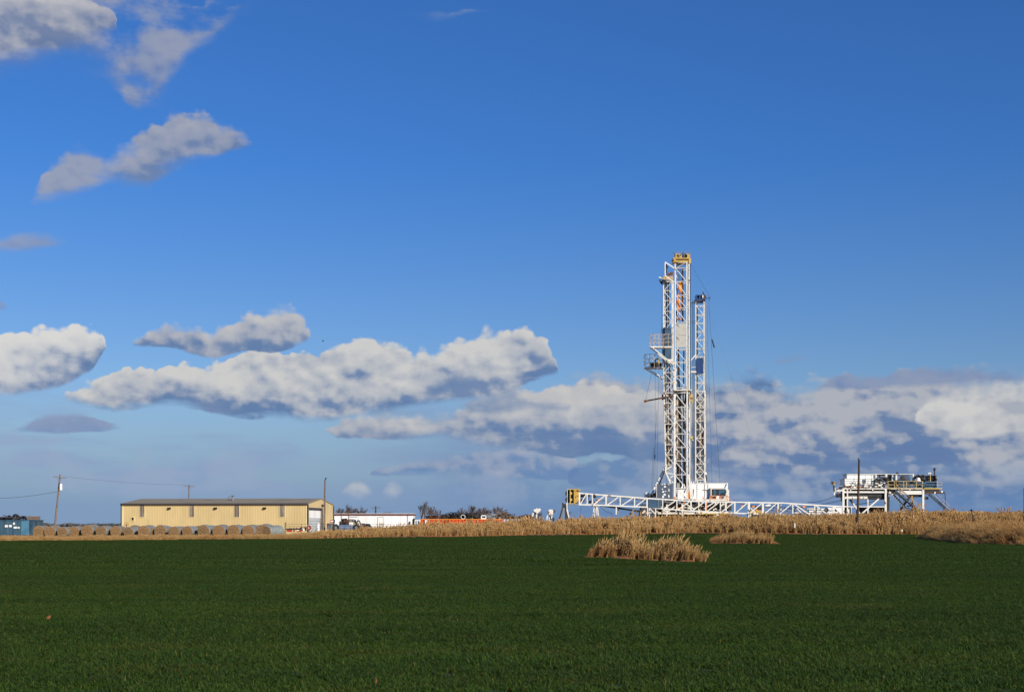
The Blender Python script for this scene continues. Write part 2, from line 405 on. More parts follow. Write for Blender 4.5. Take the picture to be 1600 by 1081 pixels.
def solo(name, mb, mats, label, cat, group=None, kind=None, smooth=False, base=None):
    """a top-level thing that is one mesh, its origin at its base"""
    vs = s_v = mb.v
    if base is None:
        base = Vector((sum(v[0] for v in vs) / len(vs), sum(v[1] for v in vs) / len(vs), min(v[2] for v in vs)))
    mb.v = [tuple(Vector(v) - Vector(base)) for v in vs]
    o = mb.build(name, mats, None, smooth); o.location = base
    return tag(o, label, cat, group, kind)
def copy_tree(o, parent=None):
    c = o.copy(); COL.objects.link(c); ALL.append(c)
    if parent is not None: c.parent = parent
    for ch in [q for q in ALL if q.parent == o and q is not c]: copy_tree(ch, c)
    return c

# ------------------------------------------------------------------ materials
MATS = {}
def mat(name, col, col2=None, rough=.6, scale=1.5, thr=(.45, .65), metal=0.0, stretch=(1, 1, 1), detail=5, spec=.4, bump=0.0, var=0.12, col3=None, thr3=(.6, .7), trans=0.0, world=False):
    """base colour mottled with a second (and third) one by procedural noise"""
    m = bpy.data.materials.new(name); m.use_nodes = True; t = m.node_tree
    p = t.nodes['Principled BSDF']
    tc = t.nodes.new('ShaderNodeTexCoord'); mp = t.nodes.new('ShaderNodeMapping')
    if world:
        ge = t.nodes.new('ShaderNodeNewGeometry'); t.links.new(ge.outputs['Position'], mp.inputs[0])
    else: t.links.new(tc.outputs['Object'], mp.inputs[0])
    mp.inputs['Scale'].default_value = stretch
    n = noise_n(t, mp.outputs[0], scale, detail, .6)
    f = X(t, n.outputs['Fac'])
    c = mixc(t, f.lin(.3, .7), tuple(v * (1 - var) for v in col), tuple(min(v * (1 + var), 1) for v in col))
    if col2: c = mixc(t, f.ss(*thr), c, col2)
    if col3:
        n3 = noise_n(t, mp.outputs[0], scale * 2.3, 4, .6)
        c = mixc(t, X(t, n3.outputs['Fac']).ss(*thr3), c, col3)
    t.links.new(c, p.inputs['Base Color'])
    p.inputs['Roughness'].default_value = rough; p.inputs['Metallic'].default_value = metal
    p.inputs['Specular IOR Level'].default_value = spec
    if bump:
        b = t.nodes.new('ShaderNodeBump'); b.inputs['Strength'].default_value = bump; b.inputs['Distance'].default_value = .05
        t.links.new(n.outputs['Fac'], b.inputs['Height']); t.links.new(b.outputs[0], p.inputs['Normal'])
    if trans:
        tr = t.nodes.new('ShaderNodeBsdfTranslucent'); t.links.new(c, tr.inputs[0])
        mx = t.nodes.new('ShaderNodeMixShader'); mx.inputs[0].default_value = trans
        t.links.new(p.outputs[0], mx.inputs[1]); t.links.new(tr.outputs[0], mx.inputs[2])
        t.links.new(mx.outputs[0], t.nodes['Material Output'].inputs[0])
    MATS[name] = m
    return m
RUST = (.20, .08, .03)
M = {}
M['white'] = mat('white_paint', (.75, .72, .655), RUST, rough=.45, scale=1.3, thr=(.585, .70))
M['white_clean'] = mat('clean_white_panel', (.80, .79, .76), (.55, .52, .47), rough=.5, scale=.5, thr=(.6, .8), stretch=(1, 1, .3))
M['white_rusty'] = mat('weathered_white_paint', (.74, .70, .62), RUST, rough=.55, scale=1.6, thr=(.54, .66))
M['yellow'] = mat('yellow_paint', (.54, .33, .06), (.12, .06, .02), rough=.45, scale=1.8, thr=(.6, .7))
M['rail_yellow'] = mat('faded_yellow_rail_paint', (.60, .40, .10), RUST, rough=.5, scale=1.2, thr=(.58, .7))
M['rail_tan'] = mat('rusty_tan_rail_paint', (.50, .39, .27), RUST, rough=.6, scale=1.2, thr=(.5, .65))
M['dull_yellow'] = mat('dull_yellow_rail_paint', (.52, .40, .18), RUST, rough=.6, scale=1.2, thr=(.52, .66))
M['orange'] = mat('orange_paint', (.85, .27, .02), (.25, .08, .02), rough=.4, scale=2.0, thr=(.6, .72))
M['orange_rail'] = mat('orange_rail_paint', (.65, .24, .06), RUST, rough=.5, scale=1.2, thr=(.58, .7))
M['steel_blue'] = mat('grey_blue_sheet', (.038, .095, .165), (.02, .05, .08), rough=.5, scale=.8)
M['slate'] = mat('slate_blue_sheet', (.06, .085, .13), (.72, .70, .66), rough=.5, scale=.75, thr=(.56, .58), detail=2)
M['deep_blue'] = mat('deep_blue_paint', (.010, .045, .16), (.01, .03, .09), rough=.4, scale=.9)
M['dark'] = mat('dark_oily_steel', (.022, .022, .024), (.06, .035, .02), rough=.55, scale=1.5)
M['black'] = mat('black_steel', (.012, .012, .014), (.03, .025, .02), rough=.5, scale=2)
M['rust'] = mat('rusty_steel', (.17, .07, .03), (.07, .04, .03), rough=.8, scale=2)
M['grey'] = mat('grey_steel', (.20, .21, .22), RUST, rough=.5, scale=1.4, thr=(.6, .75))
M['cable'] = mat('steel_cable', (.07, .08, .10), rough=.6)
M['glass'] = mat('dark_glass', (.03, .10, .16), (.01, .03, .05), rough=.12, scale=.8, spec=.8)
M['wood_pole'] = mat('weathered_pole_wood', (.24, .17, .12), (.12, .08, .06), rough=.9, scale=3, stretch=(4, 4, .4))
M['wood_dark'] = mat('dark_pole_wood', (.095, .055, .038), (.045, .028, .02), rough=.9, scale=3, stretch=(4, 4, .4))
M['bark'] = mat('bare_bark', (.085, .072, .062), (.04, .032, .028), rough=.95, scale=3)
M['twig'] = mat('bare_twigs', (.13, .105, .095), (.07, .052, .048), rough=.95, scale=1.0)
M['roof_grey'] = mat('dull_metal_roof', (.30, .255, .19), (.24, .21, .165), rough=.85, scale=.4, spec=.1)
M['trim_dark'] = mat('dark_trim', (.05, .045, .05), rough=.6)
M['rubber'] = mat('tyre_rubber', (.016, .016, .017), (.03, .028, .025), rough=.8, scale=2)
M['red'] = mat('red_paint', (.42, .03, .025), rough=.5, scale=2)
M['dark_red'] = mat('dark_red_trim', (.12, .012, .016), rough=.5, scale=2)
M['soil'] = mat('red_soil_clod', (.30, .105, .04), (.17, .065, .028), rough=1, scale=3, bump=.5)
def ribbed(name, col, col2, per, axis=0, depth=.5, col3=None, thr=(.55, .8), rough=.5):
    """painted sheet metal with pressed vertical ribs"""
    m = mat(name, col, col2, rough=rough, scale=.35, thr=thr, stretch=(1, 1, .4), col3=col3, thr3=(.66, .74))
    t = m.node_tree; p = t.nodes['Principled BSDF']
    tc = t.nodes.new('ShaderNodeTexCoord'); sp = t.nodes.new('ShaderNodeSeparateXYZ'); t.links.new(tc.outputs['Object'], sp.inputs[0])
    w = (X(t, sp.outputs[axis]) * (2 * math.pi / per)).op('SINE').ss(-.2, .9)
    b = t.nodes.new('ShaderNodeBump'); b.inputs['Strength'].default_value = depth; b.inputs['Distance'].default_value = .10
    t.links.new(w.s, b.inputs['Height']); t.links.new(b.outputs[0], p.inputs['Normal'])
    return m
M['shed'] = ribbed('tan_ribbed_cladding', (.62, .465, .22), (.56, .42, .20), .45, depth=.15)
M['shed_end'] = ribbed('tan_ribbed_end_cladding', (.62, .465, .22), (.56, .42, .20), .45, axis=1, depth=.15)
M['shed_trim'] = mat('pale_yellow_trim', (.82, .66, .34), rough=.5)
M['skylight'] = ribbed('fibreglass_strip', (.20, .155, .115), (.34, .29, .23), .5, thr=(.45, .6))
M['orange_box'] = ribbed('orange_container_sheet', (.72, .105, .018), (.45, .075, .02), .55, depth=1.0)
M['grey_box'] = ribbed('pale_grey_sheet', (.52, .51, .49), (.36, .33, .29), .55, depth=.8)
M['blue_box'] = ribbed('faded_blue_sheet', (.045, .10, .145), (.03, .06, .085), 1.2, depth=.4, thr=(.45, .6))
M['pale_blue'] = mat('pale_blue_panel', (.08, .215, .315), (.055, .15, .24), rough=.5, scale=1)
M['trailer_white'] = ribbed('white_ribbed_wall', (.80, .80, .79), (.66, .65, .63), 1.6, depth=.3)
M['hay'] = None

# ------------------------------------------------------------------ ground, field
def mat_ground():
    m = mat('dry_soil', (.34, .24, .12), (.30, .17, .08), rough=1, scale=.25, thr=(.45, .6), world=True, col3=(.36, .27, .15), thr3=(.5, .65))
    return m
def mat_field():
    m = mat('field_soil_between_blades', (.020, .034, .010), (.032, .040, .014), rough=1, scale=.8, thr=(.45, .62), world=True, col3=(.05, .032, .014), thr3=(.66, .74))
    return m
def axis_list(lo, hi, step, far):
    a = [lo + i * step for i in range(int((hi - lo) / step) + 1)]
    return [-far, -far / 2, -far / 5, -far / 12, lo - 120, lo - 50, lo - 20, lo - 8] + a + [hi + 8, hi + 20, hi + 50, hi + 120, far / 12, far / 5, far / 2, far]
xs = axis_list(-110, 110, 1.0, 9000)
ys = [-3000, -500, -100, -40, -20, -8, 0, 4, 8] + [12 + i * 2 for i in range(40)] + [92 + i for i in range(170)] + [270, 290, 330, 400, 500, 700, 1000, 1500, 2500, 4500, 9000]
xs = sorted(set(round(v, 3) for v in xs)); nx, ny = len(xs), len(ys)
gv = [(x, y, gz(x, y)) for y in ys for x in xs]
fg, ff, fs = [], [], []
for j in range(ny - 1):
    for i in range(nx - 1):
        q = (j * nx + i, j * nx + i + 1, (j + 1) * nx + i + 1, (j + 1) * nx + i)
        cx_, cy_ = (xs[i] + xs[i + 1]) / 2, (ys[j] + ys[j + 1]) / 2
        t_ = cy_ - edgeY(cx_); m_ = mound_d(cx_, cy_)
        if in_field(cx_, cy_) and abs(cx_) < 200 and cy_ > -60: ff.append(q)
        elif abs(cx_) < 110 and ((0 < t_ < 3 and cx_ > -35) or 0 < m_ < 2.2): fs.append(q)
        else: fg.append(q)
def sheet(name, faces, m, label):
    used = sorted(set(i for f in faces for i in f)); ix = {k: n for n, k in enumerate(used)}
    me = bpy.data.meshes.new(name); me.from_pydata([gv[k] for k in used], [], [tuple(ix[i] for i in f) for f in faces])
    me.materials.append(m); me.polygons.foreach_set('use_smooth', [True] * len(me.polygons)); me.update()
    o = bpy.data.objects.new(name, me); COL.objects.link(o); ALL.append(o)
    return tag(o, label, kind='structure')
sheet('ground', fg, mat_ground(), 'dry reddish farm ground under the grass and the yard')
sheet('soil_strip', fs, M['soil'], 'thin strip of bare red soil along the far edge of the wheat')
sheet('field', ff, mat_field(), 'flat green winter wheat field in the foreground')

# ------------------------------------------------------------------ grass helpers (geometry nodes scatter small clump meshes over points)
def scatter(name, pts, variants, label, cat=None, kind='stuff', base=(0, 0, 0)):
    """pts: (x, y, z, rot, scale, tiltx, tilty, variant)"""
    me = bpy.data.meshes.new(name)
    b = Vector(base)
    me.from_pydata([(p[0] - b.x, p[1] - b.y, p[2] - b.z) for p in pts], [], [])
    at = me.attributes.new('rot', 'FLOAT_VECTOR', 'POINT'); at.data.foreach_set('vector', [c for p in pts for c in (p[5], p[6], p[3])])
    at = me.attributes.new('scl', 'FLOAT', 'POINT'); at.data.foreach_set('value', [p[4] for p in pts])
    at = me.attributes.new('idx', 'INT', 'POINT'); at.data.foreach_set('value', [p[7] for p in pts])
    o = bpy.data.objects.new(name, me); o.location = b; COL.objects.link(o); ALL.append(o)
    c = bpy.data.collections.new(name + '_clumps')
    for v in variants: c.objects.link(v)
    g = bpy.data.node_groups.new(name + '_scatter', 'GeometryNodeTree')
    g.interface.new_socket('Geometry', in_out='INPUT', socket_type='NodeSocketGeometry')
    g.interface.new_socket('Geometry', in_out='OUTPUT', socket_type='NodeSocketGeometry')
    gi, go = g.nodes.new('NodeGroupInput'), g.nodes.new('NodeGroupOutput')
    ci = g.nodes.new('GeometryNodeCollectionInfo'); ci.inputs[0].default_value = c
    ci.inputs['Separate Children'].default_value = True; ci.inputs['Reset Children'].default_value = True
    ip = g.nodes.new('GeometryNodeInstanceOnPoints'); ip.inputs['Pick Instance'].default_value = True
    def named(n_, ty):
        a = g.nodes.new('GeometryNodeInputNamedAttribute'); a.data_type = ty; a.inputs[0].default_value = n_; return a
    g.links.new(gi.outputs[0], ip.inputs['Points']); g.links.new(ci.outputs[0], ip.inputs['Instance'])
    g.links.new(named('idx', 'INT').outputs[0], ip.inputs['Instance Index'])
    er = g.nodes.new('FunctionNodeEulerToRotation'); g.links.new(named('rot', 'FLOAT_VECTOR').outputs[0], er.inputs[0])
    g.links.new(er.outputs[0], ip.inputs['Rotation'])
    g.links.new(named('scl', 'FLOAT').outputs[0], ip.inputs['Scale'])
    g.links.new(ip.outputs[0], go.inputs[0])
    md = o.modifiers.new('scatter', 'NODES'); md.node_group = g
    return tag(o, label, cat, kind=kind)

def mesh_obj(name, v, f, mats, mi=None):
    me = bpy.data.meshes.new(name); me.from_pydata(v, [], f)
    for m in mats: me.materials.append(m)
    if mi: me.polygons.foreach_set('material_index', mi)
    me.update()
    return bpy.data.objects.new(name, me)        # not linked to the scene: only the scatter uses it

# winter wheat: patches of short blades
def wheat_mat(name, c0, c1, c2):
    m = bpy.data.materials.new(name); m.use_nodes = True; t = m.node_tree; p = t.nodes['Principled BSDF']
    ge = t.nodes.new('ShaderNodeNewGeometry')
    n = noise_n(t, ge.outputs['Position'], .16, 5, .6); n2 = noise_n(t, ge.outputs['Position'], 5.0, 2, .6)
    mp = t.nodes.new('ShaderNodeMapping'); mp.inputs['Scale'].default_value = (.05, .30, 1); t.links.new(ge.outputs['Position'], mp.inputs[0])
    n3 = noise_n(t, mp.outputs[0], 1.0, 4, .6)
    c = mixc(t, X(t, n.outputs['Fac']).ss(.38, .60), c0, c1)
    mp5 = t.nodes.new('ShaderNodeMapping'); mp5.inputs['Scale'].default_value = (.35, .5, 1); t.links.new(ge.outputs['Position'], mp5.inputs[0])
    n5 = noise_n(t, mp5.outputs[0], 1.0, 6, .65)
    c = mixc(t, X(t, n5.outputs['Fac']).ss(.48, .66) * .75, c, (.070, .074, .012)); c = mixc(t, X(t, n5.outputs['Fac']).ss(.44, .30) * .7, c, (.018, .050, .009))
    c = mixc(t, X(t, n3.outputs['Fac']).ss(.45, .62) * .8, c, tuple(v * .74 for v in c1))
    c = mixc(t, X(t, n2.outputs['Fac']).ss(.52, .75), c, c2)
    rp = X(t, ge.outputs['Random Per Island'])
    c = mixc(t, rp.ss(.3, 1.0) * .6, c, tuple(min(1, v * 1.7) for v in c0))
    c = mixc(t, rp.ss(.972, .975), c, (.17, .135, .03))
    t.links.new(c, p.inputs['Base Color']); p.inputs['Roughness'].default_value = .62; p.inputs['Specular IOR Level'].default_value = .18
    tr = t.nodes.new('ShaderNodeBsdfTranslucent'); t.links.new(c, tr.inputs[0])
    mx = t.nodes.new('ShaderNodeMixShader'); mx.inputs[0].default_value = .22
    t.links.new(p.outputs[0], mx.inputs[1]); t.links.new(tr.outputs[0], mx.inputs[2]); t.links.new(mx.outputs[0], t.nodes['Material Output'].inputs[0])
    return m
WHEAT = wheat_mat('wheat_blades', (.045, .083, .009), (.031, .066, .008), (.062, .080, .010))
def wheat_patch(k, size, n, hh, ww):
    rnd = np.random.RandomState(50 + k)
    v, f = [], []
    for i in range(n):
        # blades stand in little tufts
        if i % 9 == 0: tx, ty = rnd.uniform(-size / 2, size / 2, 2); th = rnd.uniform(.65, 1.15)
        x, y = tx + rnd.normal(0, .028), ty + rnd.normal(0, .028)
        a = rnd.uniform(0, 2 * math.pi); h = hh * th * rnd.uniform(.55, 1.2); w = ww * rnd.uniform(.7, 1.2)
        lean = rnd.uniform(.25, 1.5) * h; dx, dy = math.cos(a), math.sin(a); sx, sy = -dy * w / 2, dx * w / 2
        b = len(v)
        v += [(x - sx, y - sy, 0), (x + sx, y + sy, 0),
              (x + dx * lean * .3 + sx, y + dy * lean * .3 + sy, h * .6), (x + dx * lean * .3 - sx, y + dy * lean * .3 - sy, h * .6),
              (x + dx * lean, y + dy * lean, h * rnd.uniform(.75, 1.0))]
        f += [(b, b + 1, b + 2, b + 3), (b + 3, b + 2, b + 4)]
    return mesh_obj('wheat_patch', v, f, [WHEAT])
pat_near = [wheat_patch(k, 2.0, 11500, .080, .0080) for k in range(4)]
pat_far = [wheat_patch(10 + k, 4.0, 12000, .11, .016) for k in range(3)]
pts = []
rn = random.Random(3)
def add_patches(y0, y1, step, idx0, nv):
    y = y0
    while y < y1:
        half = .40 * (y + step) + 10
        x = -half
        while x < half:
            if in_field(x, y + 1) and in_field(x, y + step * .7) and in_field(x + step * .4, y) and in_field(x - step * .4, y):
                pts.append((x, y, gz(x, y), rn.uniform(0, 6.28), 1.0 * rn.uniform(.92, 1.1), 0, 0, idx0 + rn.randrange(nv)))
            x += step
        y += step
add_patches(4, 60, 1.9, 0, 4)
add_patches(60, 213, 3.6, 4, 3)
# collection children come out sorted by name: name them so that the order is known
for k, o in enumerate(pat_near + pat_far): o.name = 'wheat_patch_%02d' % k
# leave out patches whose centre lies inside a dry clump (filled in below)
def on_ground(px, D): X_ = (px - CX) / F * D; return Vector((X_, D, gz(X_, D)))
CL1 = [on_ground(918, 65.0), on_ground(1105, 62.4)]
CL2 = [on_ground(1110, 118.5), on_ground(1218, 114.5)]
def in_clump(x, y, grow=0.0):
    for (a, b), dp in ((CL1, 3.0), (CL2, 4.0)):
        if a.x - .2 - grow < x < b.x + .2 + grow:
            yf = a.y + (b.y - a.y) * (x - a.x) / (b.x - a.x)
            if yf - .1 - grow < y < yf + dp + grow: return True
    return False
pts = [p for p in pts if not in_clump(p[0], p[1], .5 if p[1] < 60 else .9)]
# small patches fill the ground right up to the clumps
pat_small = [wheat_patch(20 + k, .8, 1500, .10, .011) for k in range(2)]
for k, o in enumerate(pat_small): o.name = 'wheat_patch_%02d' % (7 + k)
for (a, b), dp in ((CL1, 3.0), (CL2, 4.0)):
    x = a.x - 3
    while x < b.x + 3:
        y = min(a.y, b.y) - 4
        while y < max(a.y, b.y) + dp + 4:
            if not in_clump(x, y, .05): pts.append((x, y, gz(x, y), rn.uniform(0, 6.28), 1, 0, 0, 7 + rn.randrange(2)))
            y += .75
        x += .75
scatter('wheat', pts, pat_near + pat_far + pat_small, 'short green winter wheat blades covering the whole field')

# dry prairie grass: clumps of stalks with seed heads
def drygrass_mat(name, c0, c1, c2):
    m = bpy.data.materials.new(name); m.use_nodes = True; t = m.node_tree; p = t.nodes['Principled BSDF']
    ge = t.nodes.new('ShaderNodeNewGeometry'); oi = t.nodes.new('ShaderNodeObjectInfo')
    rp = X(t, ge.outputs['Random Per Island']); ro = X(t, oi.outputs['Random'])
    n = noise_n(t, ge.outputs['Position'], .22, 4, .6)
    c = mixc(t, rp, c0, c1); c = mixc(t, X(t, n.outputs['Fac']).ss(.42, .66) * .75, c, c2)
    c = mixc(t, ro.ss(.55, 1.0) * .5, c, tuple(v * 1.25 for v in c0))
    t.links.new(c, p.inputs['Base Color']); p.inputs['Roughness'].default_value = .8; p.inputs['Specular IOR Level'].default_value = .1
    tr = t.nodes.new('ShaderNodeBsdfTranslucent'); t.links.new(c, tr.inputs[0])
    mx = t.nodes.new('ShaderNodeMixShader'); mx.inputs[0].default_value = .25
    t.links.new(p.outputs[0], mx.inputs[1]); t.links.new(tr.outputs[0], mx.inputs[2]); t.links.new(mx.outputs[0], t.nodes['Material Output'].inputs[0])
    return m
DRY = drygrass_mat('dry_stalks', (.60, .385, .16), (.30, .165, .06), (.38, .19, .065))
PLUME = drygrass_mat('dry_plumes', (.66, .44, .20), (.46, .29, .115), (.48, .27, .10))
def tuft(name, k, n, rad, h, w, plume=.4, bend=.35, dirn=None, fine=False):
    rnd = np.random.RandomState(900 + k); v, f, mi = [], [], []
    for i in range(n):
        r = rad * math.sqrt(rnd.uniform()); a = rnd.uniform(0, 6.283); x, y = r * math.cos(a), r * math.sin(a)
        hh = h * rnd.uniform(.5, 1.08); la = rnd.uniform(0, 6.283) if dirn is None else dirn + rnd.normal(0, .9)
        ln = hh * bend * rnd.uniform(.1, 1.2); fa = rnd.uniform(0, 3.14)
        dx, dy = math.cos(la) * ln, math.sin(la) * ln; ww = w * rnd.uniform(.6, 1.3)
        sx, sy = math.cos(fa) * ww / 2, math.sin(fa) * ww / 2
        b = len(v)
        v += [(x - sx, y - sy, -.05), (x + sx, y + sy, -.05), (x + dx * .3 + sx * .8, y + dy * .3 + sy * .8, hh * .55), (x + dx * .3 - sx * .8, y + dy * .3 - sy * .8, hh * .55),
              (x + dx + sx * .3, y + dy + sy * .3, hh), (x + dx - sx * .3, y + dy - sy * .3, hh)]
        f += [(b, b + 1, b + 2, b + 3), (b + 3, b + 2, b + 4, b + 5)]; mi += [0, 0]
        if rnd.uniform() < plume:                # feathery seed head: two crossed slips
            q = len(v); pw = ww * 2.2; ph = hh * rnd.uniform(.10, .2)
            for ca in (fa, fa + 1.5):
                ux, uy = math.cos(ca) * pw / 2, math.sin(ca) * pw / 2; q = len(v); tx, ty = x + dx, y + dy
                v += [(tx, ty, hh - ph), (tx + ux, ty + uy, hh - ph * .4), (tx + dx * .15, ty + dy * .15, hh + ph * .5), (tx - ux, ty - uy, hh - ph * .4)]
                f.append((q, q + 1, q + 2, q + 3)); mi.append(1)
        if rnd.uniform() < .5:                  # a drooping leaf
            q = len(v); z0 = hh * rnd.uniform(.25, .6); lb = rnd.uniform(0, 6.283); L = hh * rnd.uniform(.15, .35)
            ex, ey = math.cos(lb) * L, math.sin(lb) * L; ox, oy = x + dx * .3, y + dy * .3; nx_, ny_ = -ey / L * ww * .5, ex / L * ww * .5
            v += [(ox + nx_, oy + ny_, z0), (ox - nx_, oy - ny_, z0), (ox + ex * .6 - nx_, oy + ey * .6 - ny_, z0 + L * .35), (ox + ex * .6 + nx_, oy + ey * .6 + ny_, z0 + L * .35), (ox + ex, oy + ey, z0 + L * .1)]
            f += [(q, q + 1, q + 2, q + 3), (q + 3, q + 2, q + 4)]; mi += [0, 0]
    return mesh_obj(name, v, f, [DRY, PLUME], mi)
bank_t = [tuft('dry_tuft_%02d' % k, k, 20, .22, 1.0, .046) for k in range(5)]
low_t = [tuft('low_tuft_%02d' % k, 20 + k, 40, .40, 1.0, .030, plume=.15, bend=1.1) for k in range(4)]
rn = random.Random(11)
bank, low, mnd = [], [], []
for i in range(60000):
    px = rn.uniform(-260, 1960)
    t_ = rn.random() ** 1.0 * 23 - .2
    X0 = (px - CX) / F * 195
    e = edgeY(X0)
    Yp = e + t_
    Xp = (px - CX) / F * Yp
    Yp = edgeY(Xp) + t_
    h = interp(px, GH)
    dens = 1.0 if px > 560 else .9
    if mound_d(Xp, Yp) > 0: continue
    if rn.random() > dens * .50: continue
    n_ = noise.noise(Vector((Xp * .25, Yp * .25, 1))) * .7 + noise.noise(Vector((Xp * .9, Yp * .6, 5))) * .8
    if n_ < -.55 and rn.random() < .6: continue
    if t_ < .5 and px > 480: continue
    if t_ < 2: h *= .55 + .2 * t_
    if px < 480:
        if t_ > 15: continue
        low.append((Xp, Yp, gz(Xp, Yp), rn.uniform(0, 6.28), h * (1 + .5 * n_) * rn.uniform(.7, 1.2), rn.uniform(-.2, .2), rn.uniform(-.2, .2), rn.randrange(4)))
    else:
        bank.append((Xp, Yp, gz(Xp, Yp), rn.uniform(0, 6.28), h * (1 + .55 * n_) * rn.uniform(.5, 1.2) * (1.4 if rn.random() < .05 else 1), rn.uniform(-.15, .15), rn.uniform(-.1, .25), rn.randrange(5)))
scatter('dry_grass_verge', low, low_t, 'low tan dry grass strip between the wheat and the hay bales')
scatter('dry_grass_bank', bank, bank_t, 'tall tan dry grass covering the long bank behind the field')
mnd_t = [tuft('mound_tuft_%02d' % k, 40 + k, 40, .36, 1.0, .026, plume=.3, bend=.8, dirn=math.pi) for k in range(5)]
for i in range(26000):
    Yp = rn.uniform(98, 175); Xp = rn.uniform(36, 85)
    m_ = mound_d(Xp, Yp)
    if m_ < 0.1: continue
    h = .72 * min(1, .5 + m_ / 3)
    n_ = noise.noise(Vector((Xp * .3, Yp * .3, 7)))
    mnd.append((Xp, Yp, gz(Xp, Yp), rn.uniform(-.6, .6), h * (1 + .5 * n_) * rn.uniform(.7, 1.2), rn.uniform(-.15, .15), rn.uniform(-.35, .1), rn.randrange(5)))
scatter('dry_grass_mound', mnd, mnd_t, 'windblown dry grass over the low mound at the right edge of the field')
# the two clumps left standing in the field
cl_t = [tuft('clump_tuft_%02d' % k, 60 + k, 15, .10, 1.0, .024, plume=.6, bend=.40, dirn=.1) for k in range(5)]
def clump(name, ends, dp, n, h0, prof, label, seed):
    rn = random.Random(seed); a, b = ends; pp = []
    for i in range(n):
        u = rn.random(); x = a.x + (b.x - a.x) * u; y = a.y + (b.y - a.y) * u + rn.uniform(.1, dp) * (1 - .75 * (2 * u - 1) ** 4)
        n_ = noise.noise(Vector((x * .9, y * .5, seed))) * .8 + noise.noise(Vector((x * 2.6, y * 1.6, seed + 3))) * .9
        pp.append((x, y, gz(x, y) + .08, rn.uniform(-.7, .7), h0 * interp(u, prof) * (1 + .50 * n_) * rn.uniform(.5, 1.3), rn.uniform(-.14, .14), rn.uniform(0, .30), rn.randrange(5)))
    V, Fc, Mi = [], [], []; nb_ = 0; base = Vector(((a.x + b.x) / 2, (a.y + b.y) / 2, gz((a.x + b.x) / 2, a.y)))
    for (x, y, z, rz, sc_, tx, ty, k) in pp:
        me = cl_t[k].data; mt = Matrix.Translation(Vector((x, y, z)) - base) @ Matrix.Rotation(rz, 4, 'Z') @ Matrix.Rotation(ty, 4, 'Y') @ Matrix.Rotation(tx, 4, 'X') @ Matrix.Scale(sc_, 4)
        co = np.empty(len(me.vertices) * 3); me.vertices.foreach_get('co', co); co = co.reshape(-1, 3) @ np.array(mt.to_3x3()).T + np.array(mt.translation)
        V.append(co); Fc += [tuple(i + nb_ for i in p_.vertices) for p_ in me.polygons]; Mi += [p_.material_index for p_ in me.polygons]; nb_ += len(co)
    me = bpy.data.meshes.new(name); me.from_pydata(np.concatenate(V).tolist(), [], Fc)
    me.materials.append(DRY); me.materials.append(PLUME); me.polygons.foreach_set('material_index', Mi); me.update()
    o = bpy.data.objects.new(name, me); o.location = base; COL.objects.link(o); ALL.append(o)
    return tag(o, label, 'grass clump')
clump('dry_grass_clump', CL1, 2.2, 480, .86, [(0, .28), (.08, .6), (.14, .85), (.22, .72), (.30, 1.15), (.40, .85), (.6, .86), (.8, .80), (.93, .70), (1, .45)],
      'nearer clump of tall dry grass standing alone in the wheat below the rig', 5)
clump('dry_grass_clump', CL2, 3.2, 520, .72, [(0, .5), (.2, .9), (.5, 1.0), (.85, 1.0), (.92, .5), (1, .05)],
      'farther smaller clump of dry grass in the wheat, to the right of the nearer one', 6)
# bare red soil under the clumps
def soil_patch(ends, dp, label):
    a, b = ends; n = 150; m = 7; v, f = [], []
    for i in range(n + 1):
        u = i / n; x = a.x - .5 + (b.x - a.x + 1.0) * u; yf = a.y + (b.y - a.y) * u; w = (1 - (2 * u - 1) ** 8)
        hn = .62 + .75 * noise.noise(Vector((x * 1.1, 3, 1))) + .5 * noise.noise(Vector((x * 4, 8, 1)))
        fr = .45 + .5 * noise.noise(Vector((x * .9, 7, 2)))
        for j in range(m):
            y = yf + (-fr - .1, -fr, -fr * .5, .1, 1.0, dp * .7, dp + .5)[j] * max(w, .15)
            z = (-.04, .06, .13, .17, .17, .12, -.02)[j] * w * max(hn, .25)
            v.append((x, y + .05 * noise.noise(Vector((x * 6, j, 0))), gz(x, y) + z + .05 * noise.noise(Vector((x * 5, y * 5, 0))) * w))
    for i in range(n):
        for j in range(m - 1): f.append((i * m + j, i * m + m + j, i * m + m + 1 + j, i * m + 1 + j))
    me = bpy.data.meshes.new('soil_patch'); me.from_pydata(v, [], f); me.materials.append(M['soil']); me.polygons.foreach_set('use_smooth', [True] * len(f)); me.update()
    o = bpy.data.objects.new('soil_patch', me); COL.objects.link(o); ALL.append(o); tag(o, label, kind='structure')
soil_patch(CL1, 3.0, 'bare red soil under the nearer grass clump')
soil_patch(CL2, 3.8, 'bare red soil under the farther grass clump')

